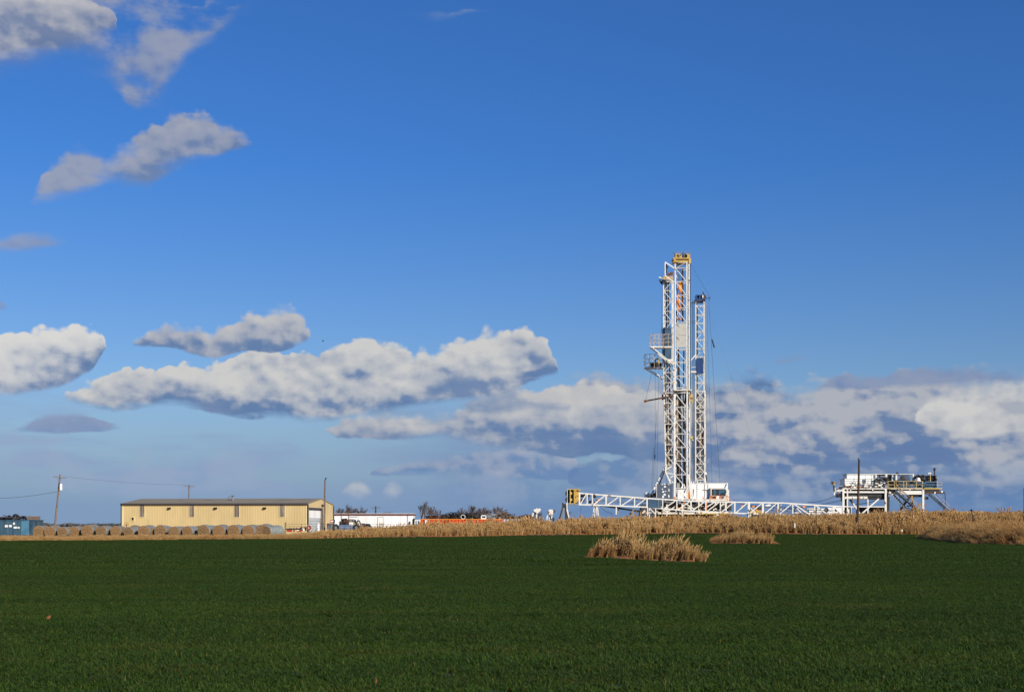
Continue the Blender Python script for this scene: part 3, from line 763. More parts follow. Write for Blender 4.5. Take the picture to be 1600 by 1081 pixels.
# ------------------------------------------------------------------ far woods on the horizon at the left
def far_woods():
    rn = random.Random(4); v, f = [], []
    for i in range(2600):
        px = rn.uniform(-250, 640) if i % 3 else rn.uniform(30, 200)
        D = rn.uniform(1300, 1500); h = (2.2 + 2.0 * noise.noise(Vector((px * .05, 0, 0)))) * rn.uniform(.3, 1.1)
        c = P(px, 820, D); z = CAMZ - 1.6 + max(h, .4); r = rn.uniform(1.2, 2.6); b = len(v)
        for k in range(5):
            a = k * 1.2566 + rn.random(); v.append((c.x + math.cos(a) * r, c.y + math.sin(a) * r, z + rn.uniform(-1.6, .6)))
        v.append((c.x, c.y, z + rn.uniform(.2, 1.2))); v.append((c.x, c.y, -.3))
        for k in range(5): f.append((b + k, b + (k + 1) % 5, b + 5)); f.append((b + (k + 1) % 5, b + k, b + 6))
    me = bpy.data.meshes.new('far_woods'); me.from_pydata(v, [], f); me.materials.append(mat('far_winter_woods', (.10, .095, .10), (.06, .065, .06), rough=1, scale=.02)); me.update()
    o = bpy.data.objects.new('far_woods', me); COL.objects.link(o); ALL.append(o)
    tag(o, 'low distant winter tree line on the horizon behind the hay bales', kind='stuff')
far_woods()

# ------------------------------------------------------------------ round hay bales
def hay_mats():
    m = bpy.data.materials.new('hay_end'); m.use_nodes = True; t = m.node_tree; p = t.nodes['Principled BSDF']
    tc = t.nodes.new('ShaderNodeTexCoord'); sp = t.nodes.new('ShaderNodeSeparateXYZ'); t.links.new(tc.outputs['Object'], sp.inputs[0])
    x, z = X(t, sp.outputs[0]), X(t, sp.outputs[2]) - .76
    n = noise_n(t, tc.outputs['Object'], 5, 5, .65); oi = t.nodes.new('ShaderNodeObjectInfo'); rnd_ = X(t, oi.outputs['Random'])
    ns = X(t, n.outputs['Fac'])
    r = (x * x + z * z).op('SQRT') + ns * .12
    rings = (r * 44).op('SINE').ss(-.5, 1)
    c = mixc(t, ns.ss(.35, .65), (.165, .10, .048), (.29, .185, .085)); c = mixc(t, rings * .6, c, (.17, .09, .035))
    c = mixc(t, rnd_.ss(.2, 1) * .55, c, (.26, .14, .06))
    t.links.new(c, p.inputs['Base Color']); p.inputs['Roughness'].default_value = 1
    b = t.nodes.new('ShaderNodeBump'); b.inputs['Strength'].default_value = .8; b.inputs['Distance'].default_value = .06
    t.links.new((rings * .5 + ns).s, b.inputs['Height']); t.links.new(b.outputs[0], p.inputs['Normal'])
    w = mat('bale_net_wrap', (.22, .235, .22), (.17, .14, .09), rough=.55, scale=1.4, thr=(.52, .7), stretch=(1, 1, 1), bump=.3, col3=(.34, .36, .35), thr3=(.5, .7))
    return m, w
HAY, WRAP = hay_mats()
def make_bale(k):
    rnd = random.Random(70 + k); n = 28; Rr = .76; L = 1.45
    t_ = thing('hay_bale', (0, 0, 0), 'x', 'hay bale', 'round hay bales in front of the tan shed')
    prof = [(0, Rr * .965), (.03, Rr * .99), (.16, Rr), (.5, Rr * 1.012), (.84, Rr), (.97, Rr * .99), (1, Rr * .965)]
    def ring(u, r, j): 
        out = []
        for i in range(n):
            a = 2 * math.pi * i / n; rr = r * (1 + .018 * math.sin(3 * a + k) + .012 * rnd.uniform(-1, 1))
            x, z = math.cos(a) * rr, math.sin(a) * rr
            if z < -Rr * .86: z = -Rr * .86
            out.append((x, (u - .5) * L, z + Rr * .88))
        return out
    rings = [ring(u, r, j) for j, (u, r) in enumerate(prof)]
    w = MB(); 
    for rg in rings: w.v += rg
    for j in range(len(rings) - 1):
        for i in range(n):
            q = (j * n + i, j * n + (i + 1) % n, (j + 1) * n + (i + 1) % n, (j + 1) * n + i); w.f.append(q); w.m.append(0)
    w.build('net_wrap', WRAP, t_, smooth=True)
    for e, s_ in ((0, -1), (-1, 1)):            # roughened straw ends, slightly domed
        h = MB(); rg = rings[e]; b = len(h.v); cen = Vector((0, rg[0][1] + s_ * .03, Rr * .88))
        for q in (1.0, .8, .6, .4, .2):
            for i in range(n):
                p = Vector(rg[i]).lerp(cen, 1 - q) if q < 1 else Vector(rg[i]); p.y += s_ * (rnd.uniform(-.02, .04) if q < 1 else 0); h.v.append(tuple(p))
        h.v.append(tuple(cen)); c_ = len(h.v) - 1
        for q in range(4):
            for i in range(n):
                g = (b + q * n + i, b + q * n + (i + 1) % n, b + (q + 1) * n + (i + 1) % n, b + (q + 1) * n + i)
                h.f.append(g if s_ > 0 else g[::-1]); h.m.append(0)
        for i in range(n):
            g = (b + 4 * n + i, b + 4 * n + (i + 1) % n, c_); h.f.append(g if s_ > 0 else g[::-1]); h.m.append(0)
        h.build('straw_end', HAY, t_)
    return t_
protos = [make_bale(k) for k in range(3)]
FRONT = [62, 79.6, 99.6, 118, 138, 160.5, 182, 203.5, 226, 252, 274, 295, 320.5, 343.5, 367, 390, 412]
ORD = ['first', 'second', 'third', 'fourth', 'fifth', 'sixth', 'seventh', 'eighth', 'ninth', 'tenth', 'eleventh', 'twelfth', 'thirteenth', 'fourteenth', 'fifteenth', 'sixteenth', 'seventeenth', 'eighteenth', 'nineteenth']
rb = random.Random(8); used = set()
def put_bale(px, D, yaw, label, s=1.0):
    k = rb.randrange(3)
    o = protos[k] if k not in used else copy_tree(protos[k]); used.add(k)
    p = P(px, 820, D); o.location = (p.x, D, gz(p.x, D) + .05); o.rotation_euler = (rb.uniform(-.02, .02), 0, yaw); o.scale = (s * rb.uniform(.98, 1.04), s, s * rb.uniform(.95, 1.02)); o['label'] = label
    return o
for i, px in enumerate(FRONT):
    D = 190 + rb.uniform(-.9, .9); yaw = rb.uniform(-.13, .13); s = rb.uniform(1.02, 1.10) * (1.0, .98, .9, .93, 1.0, .92, .97, .90, 1.0, 1.0, .95, .97, 1.06, 1.02, 1.03, 1.06, 1.10)[i]
    where = 'leftmost bale, beside the blue container' if i == 0 else ('rightmost bale showing its straw end' if i == 16 else '%s straw end from the left' % ORD[i])
    put_bale(px, D, yaw, 'round hay bale in the front row, ' + where, s)
    X0 = (px - CX) / F * D
    # the bale behind it, end to end
    put_bale((X0 + .12) / (D + 1.6) * F + CX, D + 1.62 * s, yaw + rb.uniform(-.05, .05), 'grey wrapped hay bale hidden behind the %s straw end from the left' % ORD[i], s * rb.uniform(.97, 1.04))
put_bale(431, 192.5, -.5, 'greenish grey wrapped bale ending the row at the right, beside the fence post', 1.12)
put_bale(421, 190.5, -.45, 'wrapped bale squeezed between the last straw end and the greenish bale', 1.04)
for i, px in enumerate((212, 234, 262, 284, 312, 331, 356, 378, 402)):
    put_bale(px, 197 + rb.uniform(-.5, .5), rb.uniform(-.1, .1), 'hay bale top showing over the front rows, %s from the left' % ORD[i], rb.uniform(1.0, 1.12))

# ------------------------------------------------------------------ the long tan shed
def shed():
    D = 240.0; ang = R(-6.5); u = Vector((math.cos(ang), math.sin(ang), 0)); w = Vector((-math.sin(ang), math.cos(ang), 0))
    A = P(190, 820, D + 2.2); A.z = 0; L = 31.6; W = 19.5
    # right corner lands at px 480
    for _ in range(30):
        B = A + u * L; pxr = CX + B.x / B.y * F; L += (480.5 - pxr) * .05
    for _ in range(30):
        C_ = A + u * L + w * W; pxr = CX + C_.x / C_.y * F; W += (521 - pxr) * .2
    gz0 = -.1; He, Hr = 5.25, 6.22
    root = thing('metal_shed', (A.x, A.y, 0), 'long low tan ribbed metal shed with roller door in its right end wall', 'shed')
    def Q(a, b, z): return A + u * a + w * b + Vector((0, 0, z))
    # local axes for ribs: rotate the empty so that x runs along the wall
    root.rotation_euler = (0, 0, ang)
    inv = Matrix.Rotation(-ang, 3, 'Z')
    def fin(mb, name, m, par=None):
        mb.v = [tuple(inv @ (Vector(v) - A)) for v in mb.v]
        par = par or root; old = tuple(root['_o']); root['_o'] = (0, 0, 0)
        if par is not root: par['_o'] = (0, 0, 0)
        o = mb.build(name, m, par); root['_o'] = old
        return o
    def slab(mb, a0, a1, b0, b1, z0, z1):
        mb.quadbox([Q(a0, b0, z0), Q(a1, b0, z0), Q(a1, b1, z0), Q(a0, b1, z0), Q(a0, b0, z1), Q(a1, b0, z1), Q(a1, b1, z1), Q(a0, b1, z1)]); return mb
    wl = MB(); slab(wl, 0, L, 0, .25, gz0, He); slab(wl, 0, L, W - .25, W, gz0, He)
    fin(wl, 'wall', M['shed'])
    dx0, dx1 = .055 * W, .53 * W; dz = 4.35       # roller door opening in the end wall
    for a0, a1 in ((L - .25, L), (0, .25)):
        ge = MB()
        hole = a0 > 1
        def pent(b0, b1, z0):
            zt = lambda b: He + (Hr - He) * (1 - abs(b - W / 2) / (W / 2))
            ks = [b0] + ([W / 2] if b0 < W / 2 < b1 else []) + [b1]
            for p_, q_ in zip(ks, ks[1:]):
                ge.quadbox([Q(a0, p_, z0), Q(a1, p_, z0), Q(a1, q_, z0), Q(a0, q_, z0), Q(a0, p_, zt(p_)), Q(a1, p_, zt(p_)), Q(a1, q_, zt(q_)), Q(a0, q_, zt(q_))])
        if hole:
            pent(.25, dx0, gz0); pent(dx0, dx1, dz); pent(dx1, W - .25, gz0)
        else: pent(.25, W - .25, gz0)
        fin(ge, 'end_wall', M['shed_end'])
    rf = MB(); o_ = .18
    for b0, b1, z0, z1 in ((-o_, W / 2, He - .02, Hr), (W + o_, W / 2, He - .02, Hr)):
        rf.quadbox([Q(-.12, b0, z0), Q(L + .12, b0, z0), Q(L + .12, b1, z1), Q(-.12, b1, z1), Q(-.12, b0, z0 + .12), Q(L + .12, b0, z0 + .12), Q(L + .12, b1, z1 + .12), Q(-.12, b1, z1 + .12)])
    roof = fin(rf, 'roof', M['roof_grey'])
    gt = MB(); slab(gt, -.15, L + .15, -.36, -.19, He - .12, He + .12); fin(gt, 'gutter', M['trim_dark'])
    for a, b, z0, z1, r in ((5.0 + 11.3, W * .45, 6.0, 6.55, .12), (.45 * L + 3.2, W * .3, 5.9, 6.7, .2)):
        v = MB(); v.tube(Q(a, b, z0), Q(a, b, z1), r, n=10); v.tube(Q(a, b, z1), Q(a, b, z1 + .22), r * 2, r * .6, n=10); fin(v, 'roof_vent', M['grey'])
    for px in (222, 300, 370, 441):
        # px -> distance along the wall
        a = 0
        for _ in range(40):
            c = Q(a, 0, 0); a += (px - (CX + c.x / c.y * F)) * .08
        s = MB(); slab(s, a - .44, a + .44, -.05, .05, 3.05, He - .14); sk = fin(s, 'skylight_panel', M['skylight'])
        fr = MB(); slab(fr, a - .50, a - .442, -.07, .0, 2.98, He - .14); slab(fr, a + .442, a + .5, -.07, .0, 2.98, He - .14); slab(fr, a - .442, a + .442, -.07, .0, 2.98, 3.048)
        fin(fr, 'frame', M['shed_trim'], sk)
    for px in (264.7, 337, 413.7):
        a = 0
        for _ in range(40):
            c = Q(a, 0, 0); a += (px - (CX + c.x / c.y * F)) * .08
        s = MB(); slab(s, a - .28, a + .26, -.22, -.002, 4.42, 4.68); slab(s, a - .22, a + .2, -.34, -.22, 4.38, 4.6); fin(s, 'wall_light', M['black'])
    a = 0
    for _ in range(40):
        c = Q(a, 0, 0); a += (207.5 - (CX + c.x / c.y * F)) * .08
    s = MB(); slab(s, a - .2, a + .2, -.06, .02, 2.5, 3.0); wn = fin(s, 'window', M['black'])
    s = MB(); slab(s, a - .29, a - .202, -.09, .0, 2.42, 3.09); slab(s, a + .202, a + .29, -.09, .0, 2.42, 3.09); slab(s, a - .2, a + .2, -.09, .0, 2.42, 2.498); slab(s, a - .2, a + .2, -.09, .0, 3.002, 3.09); fin(s, 'frame', M['shed_trim'], wn)
    for ar in ((L + .003, L + .14, -.15, .28), (-.12, .0, -.12, .2), (L + .003, L + .12, W - .35, W + .1)): s = MB(); slab(s, *ar, gz0, He - .12); fin(s, 'corner_trim', M['trim_dark'])
    for ar in ((.1, .34), (L - .3, L - .1)): s = MB(); slab(s, *ar, -.05, -.003, gz0, He - .15); fin(s, 'corner_trim', M['shed_trim'])
    # roller door in the end wall
    d = MB(); n_ = 9
    for k in range(n_):
        slab(d, L - .30, L - .24 + (k % 2) * .02, dx0 + .05, dx1 - .05, gz0 + (dz - gz0) * k / n_, gz0 + (dz - gz0) * (k + .94) / n_)
    dr = fin(d, 'roller_door', mat('roller_door_slats', (.50, .52, .53), (.36, .38, .40), rough=.5, scale=.5))
    d = MB(); slab(d, L - .22, L - .19, dx0 + .05, dx1 - .05, dz * .66, dz - .15); fin(d, 'upper_panel', M['white_clean'], dr)
    d = MB(); slab(d, L - .26, L + .10, dx1, dx1 + .42, gz0, dz + .3); slab(d, L + .003, L + .08, dx0 - .1, dx1, dz, dz + .3); fin(d, 'door_shadow_strip', M['trim_dark'])  # dark strips standing in for the recess shadow at the door's top and right
    d = MB(); slab(d, L + .003, L + .2, W * .52, W * .56, He - .35, He + .05); fin(d, 'wall_light', M['black'])
shed()

# steel wheel leaning near the left end of the shed
def wheel():
    t_ = thing('steel_wheel', P(197, 833, 205), 'rusty spoked steel wheel standing behind the bales at the left corner of the shed', 'wheel')
    c = P(197.5, 819.5, 205); m = MB(); m.torus(c, (0.1, 1, 0), .40, .035, n=24, k=6); m.build('rim', M['rail_yellow'], t_)
    m = MB()
    for k in range(8):
        a = k * math.pi / 4 + .2; m.tube(c, c + Vector((math.cos(a) * .39, 0, math.sin(a) * .39)), .016, n=5)
    m.tube(c - Vector((0, .1, 0)), c + Vector((0, .1, 0)), .06); m.tube(c, Vector((c.x, c.y, 0)), .05, n=6)
    m.build('spokes', M['rust'], t_)
wheel()

# ------------------------------------------------------------------ poles and wires
def pole(name, px0, py_top, px1, D, r, m, label, cross=None, double=False, base_px=None):
    a = P(px1, 830, D); a.z = gz(a.x, D) - .3; b = P(px0, py_top, D)
    t_ = thing(name, (a.x, a.y, a.z + .3), label, 'utility pole')
    mb = MB(); mb.tube(a, b, r, r * .72, n=10); mb.build('post', m, t_)
    ends = []
    if cross:
        (xa, ya), (xb, yb) = cross
        for k in range(2 if double else 1):
            o = Vector((0, -.22 + .44 * k, 0)); m2 = MB(); m2.bar(P(xa, ya, D) + o, P(xb, yb, D) + o, .13, .16); m2.build('crossarm', M['wood_dark'] if m is M['wood_dark'] else M['wood_pole'], t_)
        for u in (.06, .5, .94):
            q = P(xa, ya, D).lerp(P(xb, yb, D), u) + Vector((0, -.22, .08)); i_ = MB(); i_.tube(q, q + Vector((0, 0, .12)), .03, n=6); i_.tube(q + Vector((0, 0, .12)), q + Vector((0, 0, .2)), .07, .04, n=8); i_.build('insulator', M['grey'], t_)
            ends.append(q + Vector((0, 0, .2)))
        br = MB(); mid = b + (a - b) * .12
        for u in (.2, .8): br.bar(P(xa, ya, D).lerp(P(xb, yb, D), u) + Vector((0, -.3, 0)), mid + Vector((0, -.2, 0)), .04)
        br.build('brace', M['grey'], t_)
    return t_, ends
D1 = 285
p1, e1 = pole('utility_pole', 94, 741, 84.5, D1, .21, M['wood_pole'], 'leaning grey wooden utility pole with a transformer, standing left of the shed', ((83.5, 744.5), (103.5, 747)))
m = MB(); c = P(95, 758.5, D1) + Vector((0, -.35, 0)); m.tube(c + Vector((.12, 0, -.9)), c + Vector((.12, 0, .3)), .28, n=14); m.tube(c + Vector((.12, 0, .3)), c + Vector((.12, 0, .42)), .2, .06, n=12)
tr_ = m.build('transformer', M['white_clean'], p1, smooth=False)
m = MB(); m.bar(c + Vector((-.25, .1, -.5)), c + Vector((-.12, .1, .5)), .2, .2); m.build('bracket', M['black'], p1)
p2, e2 = pole('utility_pole', 295.5, 757, 294.5, 330, .2, M['wood_pole'], 'utility pole whose crossarm shows above the middle of the shed roof', ((287, 759), (304.5, 760)))
p3, e3 = pole('utility_pole', 587, 790.5, 587, 420, .28, M['wood_dark'], 'dark crossed utility pole behind the white building, between the bare trees', ((580, 793), (594.5, 793)), double=True)
wr = MB()
for a, b in zip(e1, e2): wr.wire(a, b, .006, sag=.35)
solo('power_line', wr, M['cable'], 'thin power wires from the leaning pole to the pole behind the shed', 'wire', base=e1[0])
wr = MB(); a = P(89, 768, D1); wr.wire(a, a + Vector((-26, 0, -.4)), .035, sag=1.15, n=16); solo('service_cable', wr, M['cable'], 'thick sagging cable running left from the leaning pole', 'wire', base=a)
p4, _ = pole('utility_pole', 508, 749, 506.5, 200, .16, M['wood_pole'], 'tall bare wooden pole in front of the roller door of the shed')
m = MB(); q = P(508.5, 747.5, 200); m.tube(q - Vector((0, 0, .15)), q + Vector((.05, 0, .1)), .09, n=8); m.bar(q + Vector((0, 0, .02)), q + Vector((.22, 0, .08)), .08); m.build('pole_cap', M['black'], p4)
p5, _ = pole('utility_pole', 1342.5, 717, 1339.5, 212, .20, M['wood_dark'], 'tall dark brown bare pole standing in the grass before the right platform')
m = MB(); q = P(1342.5, 717, 212); m.tube(q - Vector((0, 0, .02)), q + Vector((0, 0, .12)), .17, n=10); m.build('pole_cap', M['grey'], p5)

# ------------------------------------------------------------------ fence by the shed
def fence():
    t_ = thing('wire_fence', (P(440, 820, 179).x, 179, 0), 'wire fence on thin posts from the last bale to the white building', 'fence')
    rn = random.Random(2); tops = []
    for px, top, r in ((446, 816, .09), (471, 818, .03), (502, 817.5, .07), (523, 818, .03), (548, 818.5, .03), (571, 818, .03), (593.5, 816, .035), (598.5, 816.5, .035), (623, 818, .03), (648, 818.5, .03)):
        D = 180; a = P(px, top, D); b = Vector((a.x - .03, D, gz(a.x, D) - .2)); m = MB(); m.tube(b, a, r, n=6); m.build('fence_post', M['wood_pole'] if r > .05 else M['rust'], t_); tops.append((a, b))
    m = MB()
    for k, z in enumerate((.04, .3, .55)):
        for (a, _), (b, _) in zip(tops, tops[1:]): m.tube(Vector((a.x, a.y - .05, tops[1][0].z - z)), Vector((b.x, b.y - .05, tops[1][0].z - z)), .012, n=4, cap=False)
    m.build('wire', M['cable'], t_)
fence()

# ------------------------------------------------------------------ blue containers and what lies on them
def blue_containers():
    D = 194; t_ = thing('storage_container', P(20, 834, D), 'faded blue steel container heaped with scrap at the left edge', 'container')
    z0 = gz(P(20, 820, D).x, D); zb = lambda y: P(0, y, D).z
    m = MB(); m.pbox(-60, 33, 812.5, 836, D, 2.6); m.build('body', M['blue_box'], t_)
    m = MB(); m.pbox(33.1, 45, 813.5, 835.5, D - .06, 2.4); m.build('door_panel', M['pale_blue'], t_)
    m = MB(); m.pbox(45.1, 57.5, 813, 836, D, 2.6); m.build('end_section', M['blue_box'], t_)
    m = MB(); m.pbox(-60, 58.5, 811.8, 812.9, D - .1, 2.8); m.pbox(57.6, 58.6, 813, 836, D - .08, .3)
    for px in (6, 19.5, 26.5): m.pbox(px, px + .7, 813, 835.6, D - .05, .1)
    m.build('frame', M['steel_blue'], t_)
    for x0, x1, y0, y1 in ((7.6, 12, 819.8, 823.4), (14, 18.2, 819.8, 823.2), (21.2, 26.3, 822.4, 825.4), (27.2, 30.6, 822.8, 825.2), (20.4, 23, 816, 819.4)):
        m = MB(); m.pbox(x0, x1, y0, y1, D - .10, .09); m.build('white_patch', M['white_clean'], t_)
    rn = random.Random(5)
    def on(px, py): return P(px, py, D + 1.2)
    m = MB(); 
    for k in range(70):
        a = on(rn.uniform(10, 41), rn.uniform(807.5, 811.5)) + Vector((0, rn.uniform(-1, 1), 0)); b = a + Vector((rn.uniform(-.9, .9), rn.uniform(-.5, .5), rn.uniform(-.25, .3)))
        m.tube(a, b, rn.uniform(.03, .08), n=5)
    solo('scrap_heap', m, M['dark'], 'tangled dark pipes and scrap on top of the blue container', 'scrap', kind='stuff')
    for px, r, ax, lab in ((27, .55, (.3, 1, .3), 'big black tyre lying tilted on the middle of the blue container'), (16.5, .4, (.6, 1, .2), 'black tyre on the blue container, left of the tilted big tyre'), (37.5, .36, (-.3, 1, .6), 'small black tyre on the blue container, right of the tilted big tyre')):
        c = on(px, 810.5) + Vector((0, -.4, .05)); m = MB(); m.torus(c, ax, r, r * .22, n=22, k=8); solo('tyre', m, M['rubber'], lab, 'tyre', 'tyres in the scrap')
    m = MB(); 
    for k in range(4): m.bar(on(-8 + k * 3, 809.6 + k * .2), on(8 + k * .5, 808.6 + k * .9), .3, .18)
    solo('red_beam_bundle', m, M['rust'], 'reddish rusty beams stacked on the left end of the blue container', 'beams')
    m = MB(); m.pbox(42.8, 56.8, 806.2, 812.0, D + .5, 1.6)
    for k in range(3): m.pbox(42.6, 57, 807 + k * 1.8, 807.6 + k * 1.8, D + .44, .05)
    solo('wooden_crate', m, M['wood_pole'], 'brown wooden crate on the right end of the blue container', 'crate')
    m = MB(); m.bar(on(13, 810.6), on(19, 809.4), .25, .2); m.bar(on(13.4, 809.8), on(18, 809.2), .1, .1); solo('pale_block', m, M['white_clean'], 'small pale block lying among the scrap on the blue container', 'block')
blue_containers()

# ------------------------------------------------------------------ yard clutter by the shed end
def drum(px, py0, py1, D, r, m_, label, lid=None):
    a, b = P(px, py1, D), P(px, py0, D); a.z = min(a.z, b.z - .3); t_ = thing('steel_drum', a, label, 'drum')
    m = MB(); m.tube(a, b, r, n=16); m.build('body', m_, t_)
    m = MB()
    for u in (.02, .35, .68, .98): c = a.lerp(b, u); m.torus(c, (0, 0, 1), r, .02, n=16, k=5)
    m.build('hoops', lid or m_, t_)
def reel():
    D = 196; c = P(484, 824, D); t_ = thing('hose_reel', Vector((c.x, D, 0)), 'red and pale round reel before the left edge of the roller door', 'reel')
    m = MB(); m.tube(c - Vector((0, .1, 0)), c + Vector((0, .02, 0)), .44, n=24); m.build('back_disc', mat('pale_green_disc', (.42, .52, .46), rough=.6), t_)
    m = MB(); m.torus(c - Vector((.07, .16, 0)), (0, 1, 0), .24, .10, n=22, k=8); m.build('hose', M['red'], t_)
    m = MB(); m.bar(c + Vector((-.2, 0, -.3)), Vector((c.x - .35, D, 0)), .06); m.bar(c + Vector((.2, 0, -.3)), Vector((c.x + .35, D, 0)), .06); m.build('stand', M['dark'], t_)
reel()
def machinery():
    D = 196; rn = random.Random(12)
    t_ = thing('farm_implement', P(463, 832, D), 'low dark implement with a red frame lying along the shed wall by the fence post', 'implement')
    m = MB(); m.bar(P(447, 826.6, D), P(475, 826.2, D), .18, .22)
    for k in range(7): a = P(452 + k * 3.5, 826.6, D); m.tube(a, a + Vector((rn.uniform(-.1, .2), rn.uniform(-.3, .3), rn.uniform(.12, .34))), .04, n=5)
    for px in (471, 476, 479): m.torus(P(px, 826, D), (.2, 1, 0), .22, .06)
    m.build('beam', M['dark'], t_)
    for x0, x1 in ((448, 455), (458, 459.5), (464, 470)):
        m = MB(); m.pbox(x0, x1, 827.6, 830.6, D - .2, .6); m.build('red_box', M['red'], t_)
    m = MB(); m.bar(P(473, 824.8, D - .3), P(475.5, 829, D - .3), .16); m.pbox(464, 467, 827.8, 829, D - .3, .1); m.build('white_part', M['white_clean'], t_)
machinery()
drum(497, 817.5, 830, 214, .22, M['white_clean'], 'slim white cylinder standing before the roller door')
drum(502.8, 817, 831, 214, .15, M['black'], 'slim black post drum at the right edge of the roller door')
def skid():
    D = 198; t_ = thing('tool_skid', P(515, 834, D), 'grey blue steel cabinet with a dark frame at the right end of the shed', 'cabinet')
    m = MB(); m.pbox(512.5, 516.5, 818.6, 834, D, .8); m.pbox(517.3, 519.6, 818, 834, D, .8); m.build('cabinet_body', M['grey'], t_)
    m = MB(); m.pbox(511, 512.4, 818, 827, D + .1, .6); m.pbox(519.7, 520.8, 818, 827, D + .1, .6); m.pbox(511, 521, 817.3, 818, D, .8); m.build('frame', M['steel_blue'], t_)
    t_ = thing('warning_sign', P(517.5, 834, D - .6), 'small red and white sign on a post at the shed corner', 'sign')
    m = MB(); m.pbox(515.8, 520.8, 812, 816.2, D - .6, .04); b_ = m.build('board', M['red'], t_)
    m = MB(); m.pbox(516.4, 520.6, 813.2, 814.9, D - .63, .025); m.build('white_bar', M['white_clean'], b_)
    m = MB(); m.pbox(518, 518.6, 816.2, 834, D - .58, .05); m.build('post', M['grey'], t_)
skid()
def winch_truck():
    D = 186; t_ = thing('winch_truck', P(545, 836, D), 'old blue flatbed truck with a pipe gantry and engine before the white building', 'truck')
    q = lambda x, y, o=0: P(x, y, D + o)
    m = MB(); m.pbox(529.5, 562.5, 819.8, 828.5, D, 2.2); m.pbox(527.5, 529.4, 820.5, 827, D + .1, 1.9); m.build('bed', mat('worn_blue_paint', (.10, .19, .34), (.20, .23, .27), rough=.5, scale=2.2, thr=(.42, .6), col3=(.05, .06, .08), thr3=(.58, .7)), t_)
    for px in (524.6, 557, 575.5):
        m = MB(); c = q(px, 824, -.05); m.torus(c, (0, 1, 0), .31, .15, n=20, k=8); w_ = m.build('wheel', M['rubber'], t_); m = MB(); m.tube(c - Vector((0, .08, 0)), c + Vector((0, .1, 0)), .2, n=12); m.build('rim', M['grey'], w_)
    m = MB()
    for o in (0, 1.8):
        m.bar(q(533.3, 819.8, o), q(533.3, 800, o), .09); m.bar(q(544.4, 819.8, o), q(544.4, 799, o), .09); m.bar(q(533.3, 800.5, o), q(544.6, 799.5, o), .09)
    m.bar(q(533.3, 800, 0), q(533.3, 800, 1.8), .09); m.bar(q(544.4, 799.2, 0), q(544.4, 799.2, 1.8), .09)
    m.build('gantry', M['rust'], t_)
    rn = random.Random(3); m = MB()
    for k in range(26):
        c = q(rn.uniform(534, 543.5), rn.uniform(812, 818.5), rn.uniform(.2, 1.6)); s = rn.uniform(.08, .24); m.box(c.x - s, c.x + s, c.y - s, c.y + s, c.z - s * .8, c.z + s * .8)
    m.torus(q(538, 815.5, .1), (0, 1, 0), .26, .06); m.tube(q(536, 811.5, .8), q(542, 811, .8), .14, n=10)
    m.build('engine', M['dark'], t_)
    m = MB()
    for k in range(9):
        c = q(rn.uniform(538, 543.8), rn.uniform(811.5, 817.5), .05); s = rn.uniform(.05, .12); m.box(c.x - s, c.x + s, c.y - s, c.y + s, c.z - s, c.z + s)
    m.build('rusty_parts', M['rust'], t_)
    m = MB(); m.pbox(545.5, 551.5, 811.4, 815.6, D + .4, .9); m.build('tank', mat('olive_grey_panel', (.20, .20, .17), rough=.6), t_)
    m = MB(); m.pbox(545, 552, 810.8, 811.3, D + .35, 1.0); m.pbox(551.3, 552, 811.3, 816, D + .35, .1); m.pbox(545, 545.5, 811.3, 816, D + .35, .1); m.build('tank_frame', M['black'], t_)
    m = MB(); m.path([q(530.6, 819.8), q(530.5, 815.5), q(531.6, 813.8), q(532, 816)], .06); m.path([q(554.3, 818.5), q(553.8, 815), q(554.6, 811.6), q(555.6, 813.5), q(555.8, 818)], .10); m.path([q(557.3, 819), q(558, 815), q(559.5, 812.8), q(561.4, 813.6), q(563, 817), q(565, 822)], .09)
    m.build('hoist_hooks', M['black'], t_)
    m = MB(); m.bar(q(552.4, 819), q(555.2, 817), .3); m.bar(q(558, 818.8), q(561, 817.6), .25); m.bar(q(563.5, 818.2), q(566.5, 822.5), .16); m.build('brass_fittings', mat('dull_brass', (.34, .22, .09), rough=.6), t_)
    m = MB(); m.pbox(560, 572, 823.2, 828, D, 1.8); m.build('cab_floor', mat('pale_dull_sheet', (.40, .42, .37), rough=.7), t_)
    m = MB()
    for k in range(14):
        c = q(rn.uniform(565, 577), rn.uniform(819, 823), rn.uniform(0, 1.2)); s = rn.uniform(.1, .28); m.box(c.x - s, c.x + s, c.y - s, c.y + s, c.z - s * .6, c.z + s * .6)
    m.path([q(570, 819.5), q(574, 818.4), q(576.6, 820), q(577.4, 824)], .09)
    m.build('winch', mat('brown_oily_steel', (.14, .09, .07), (.04, .035, .03), rough=.7, scale=4), t_)
winch_truck()

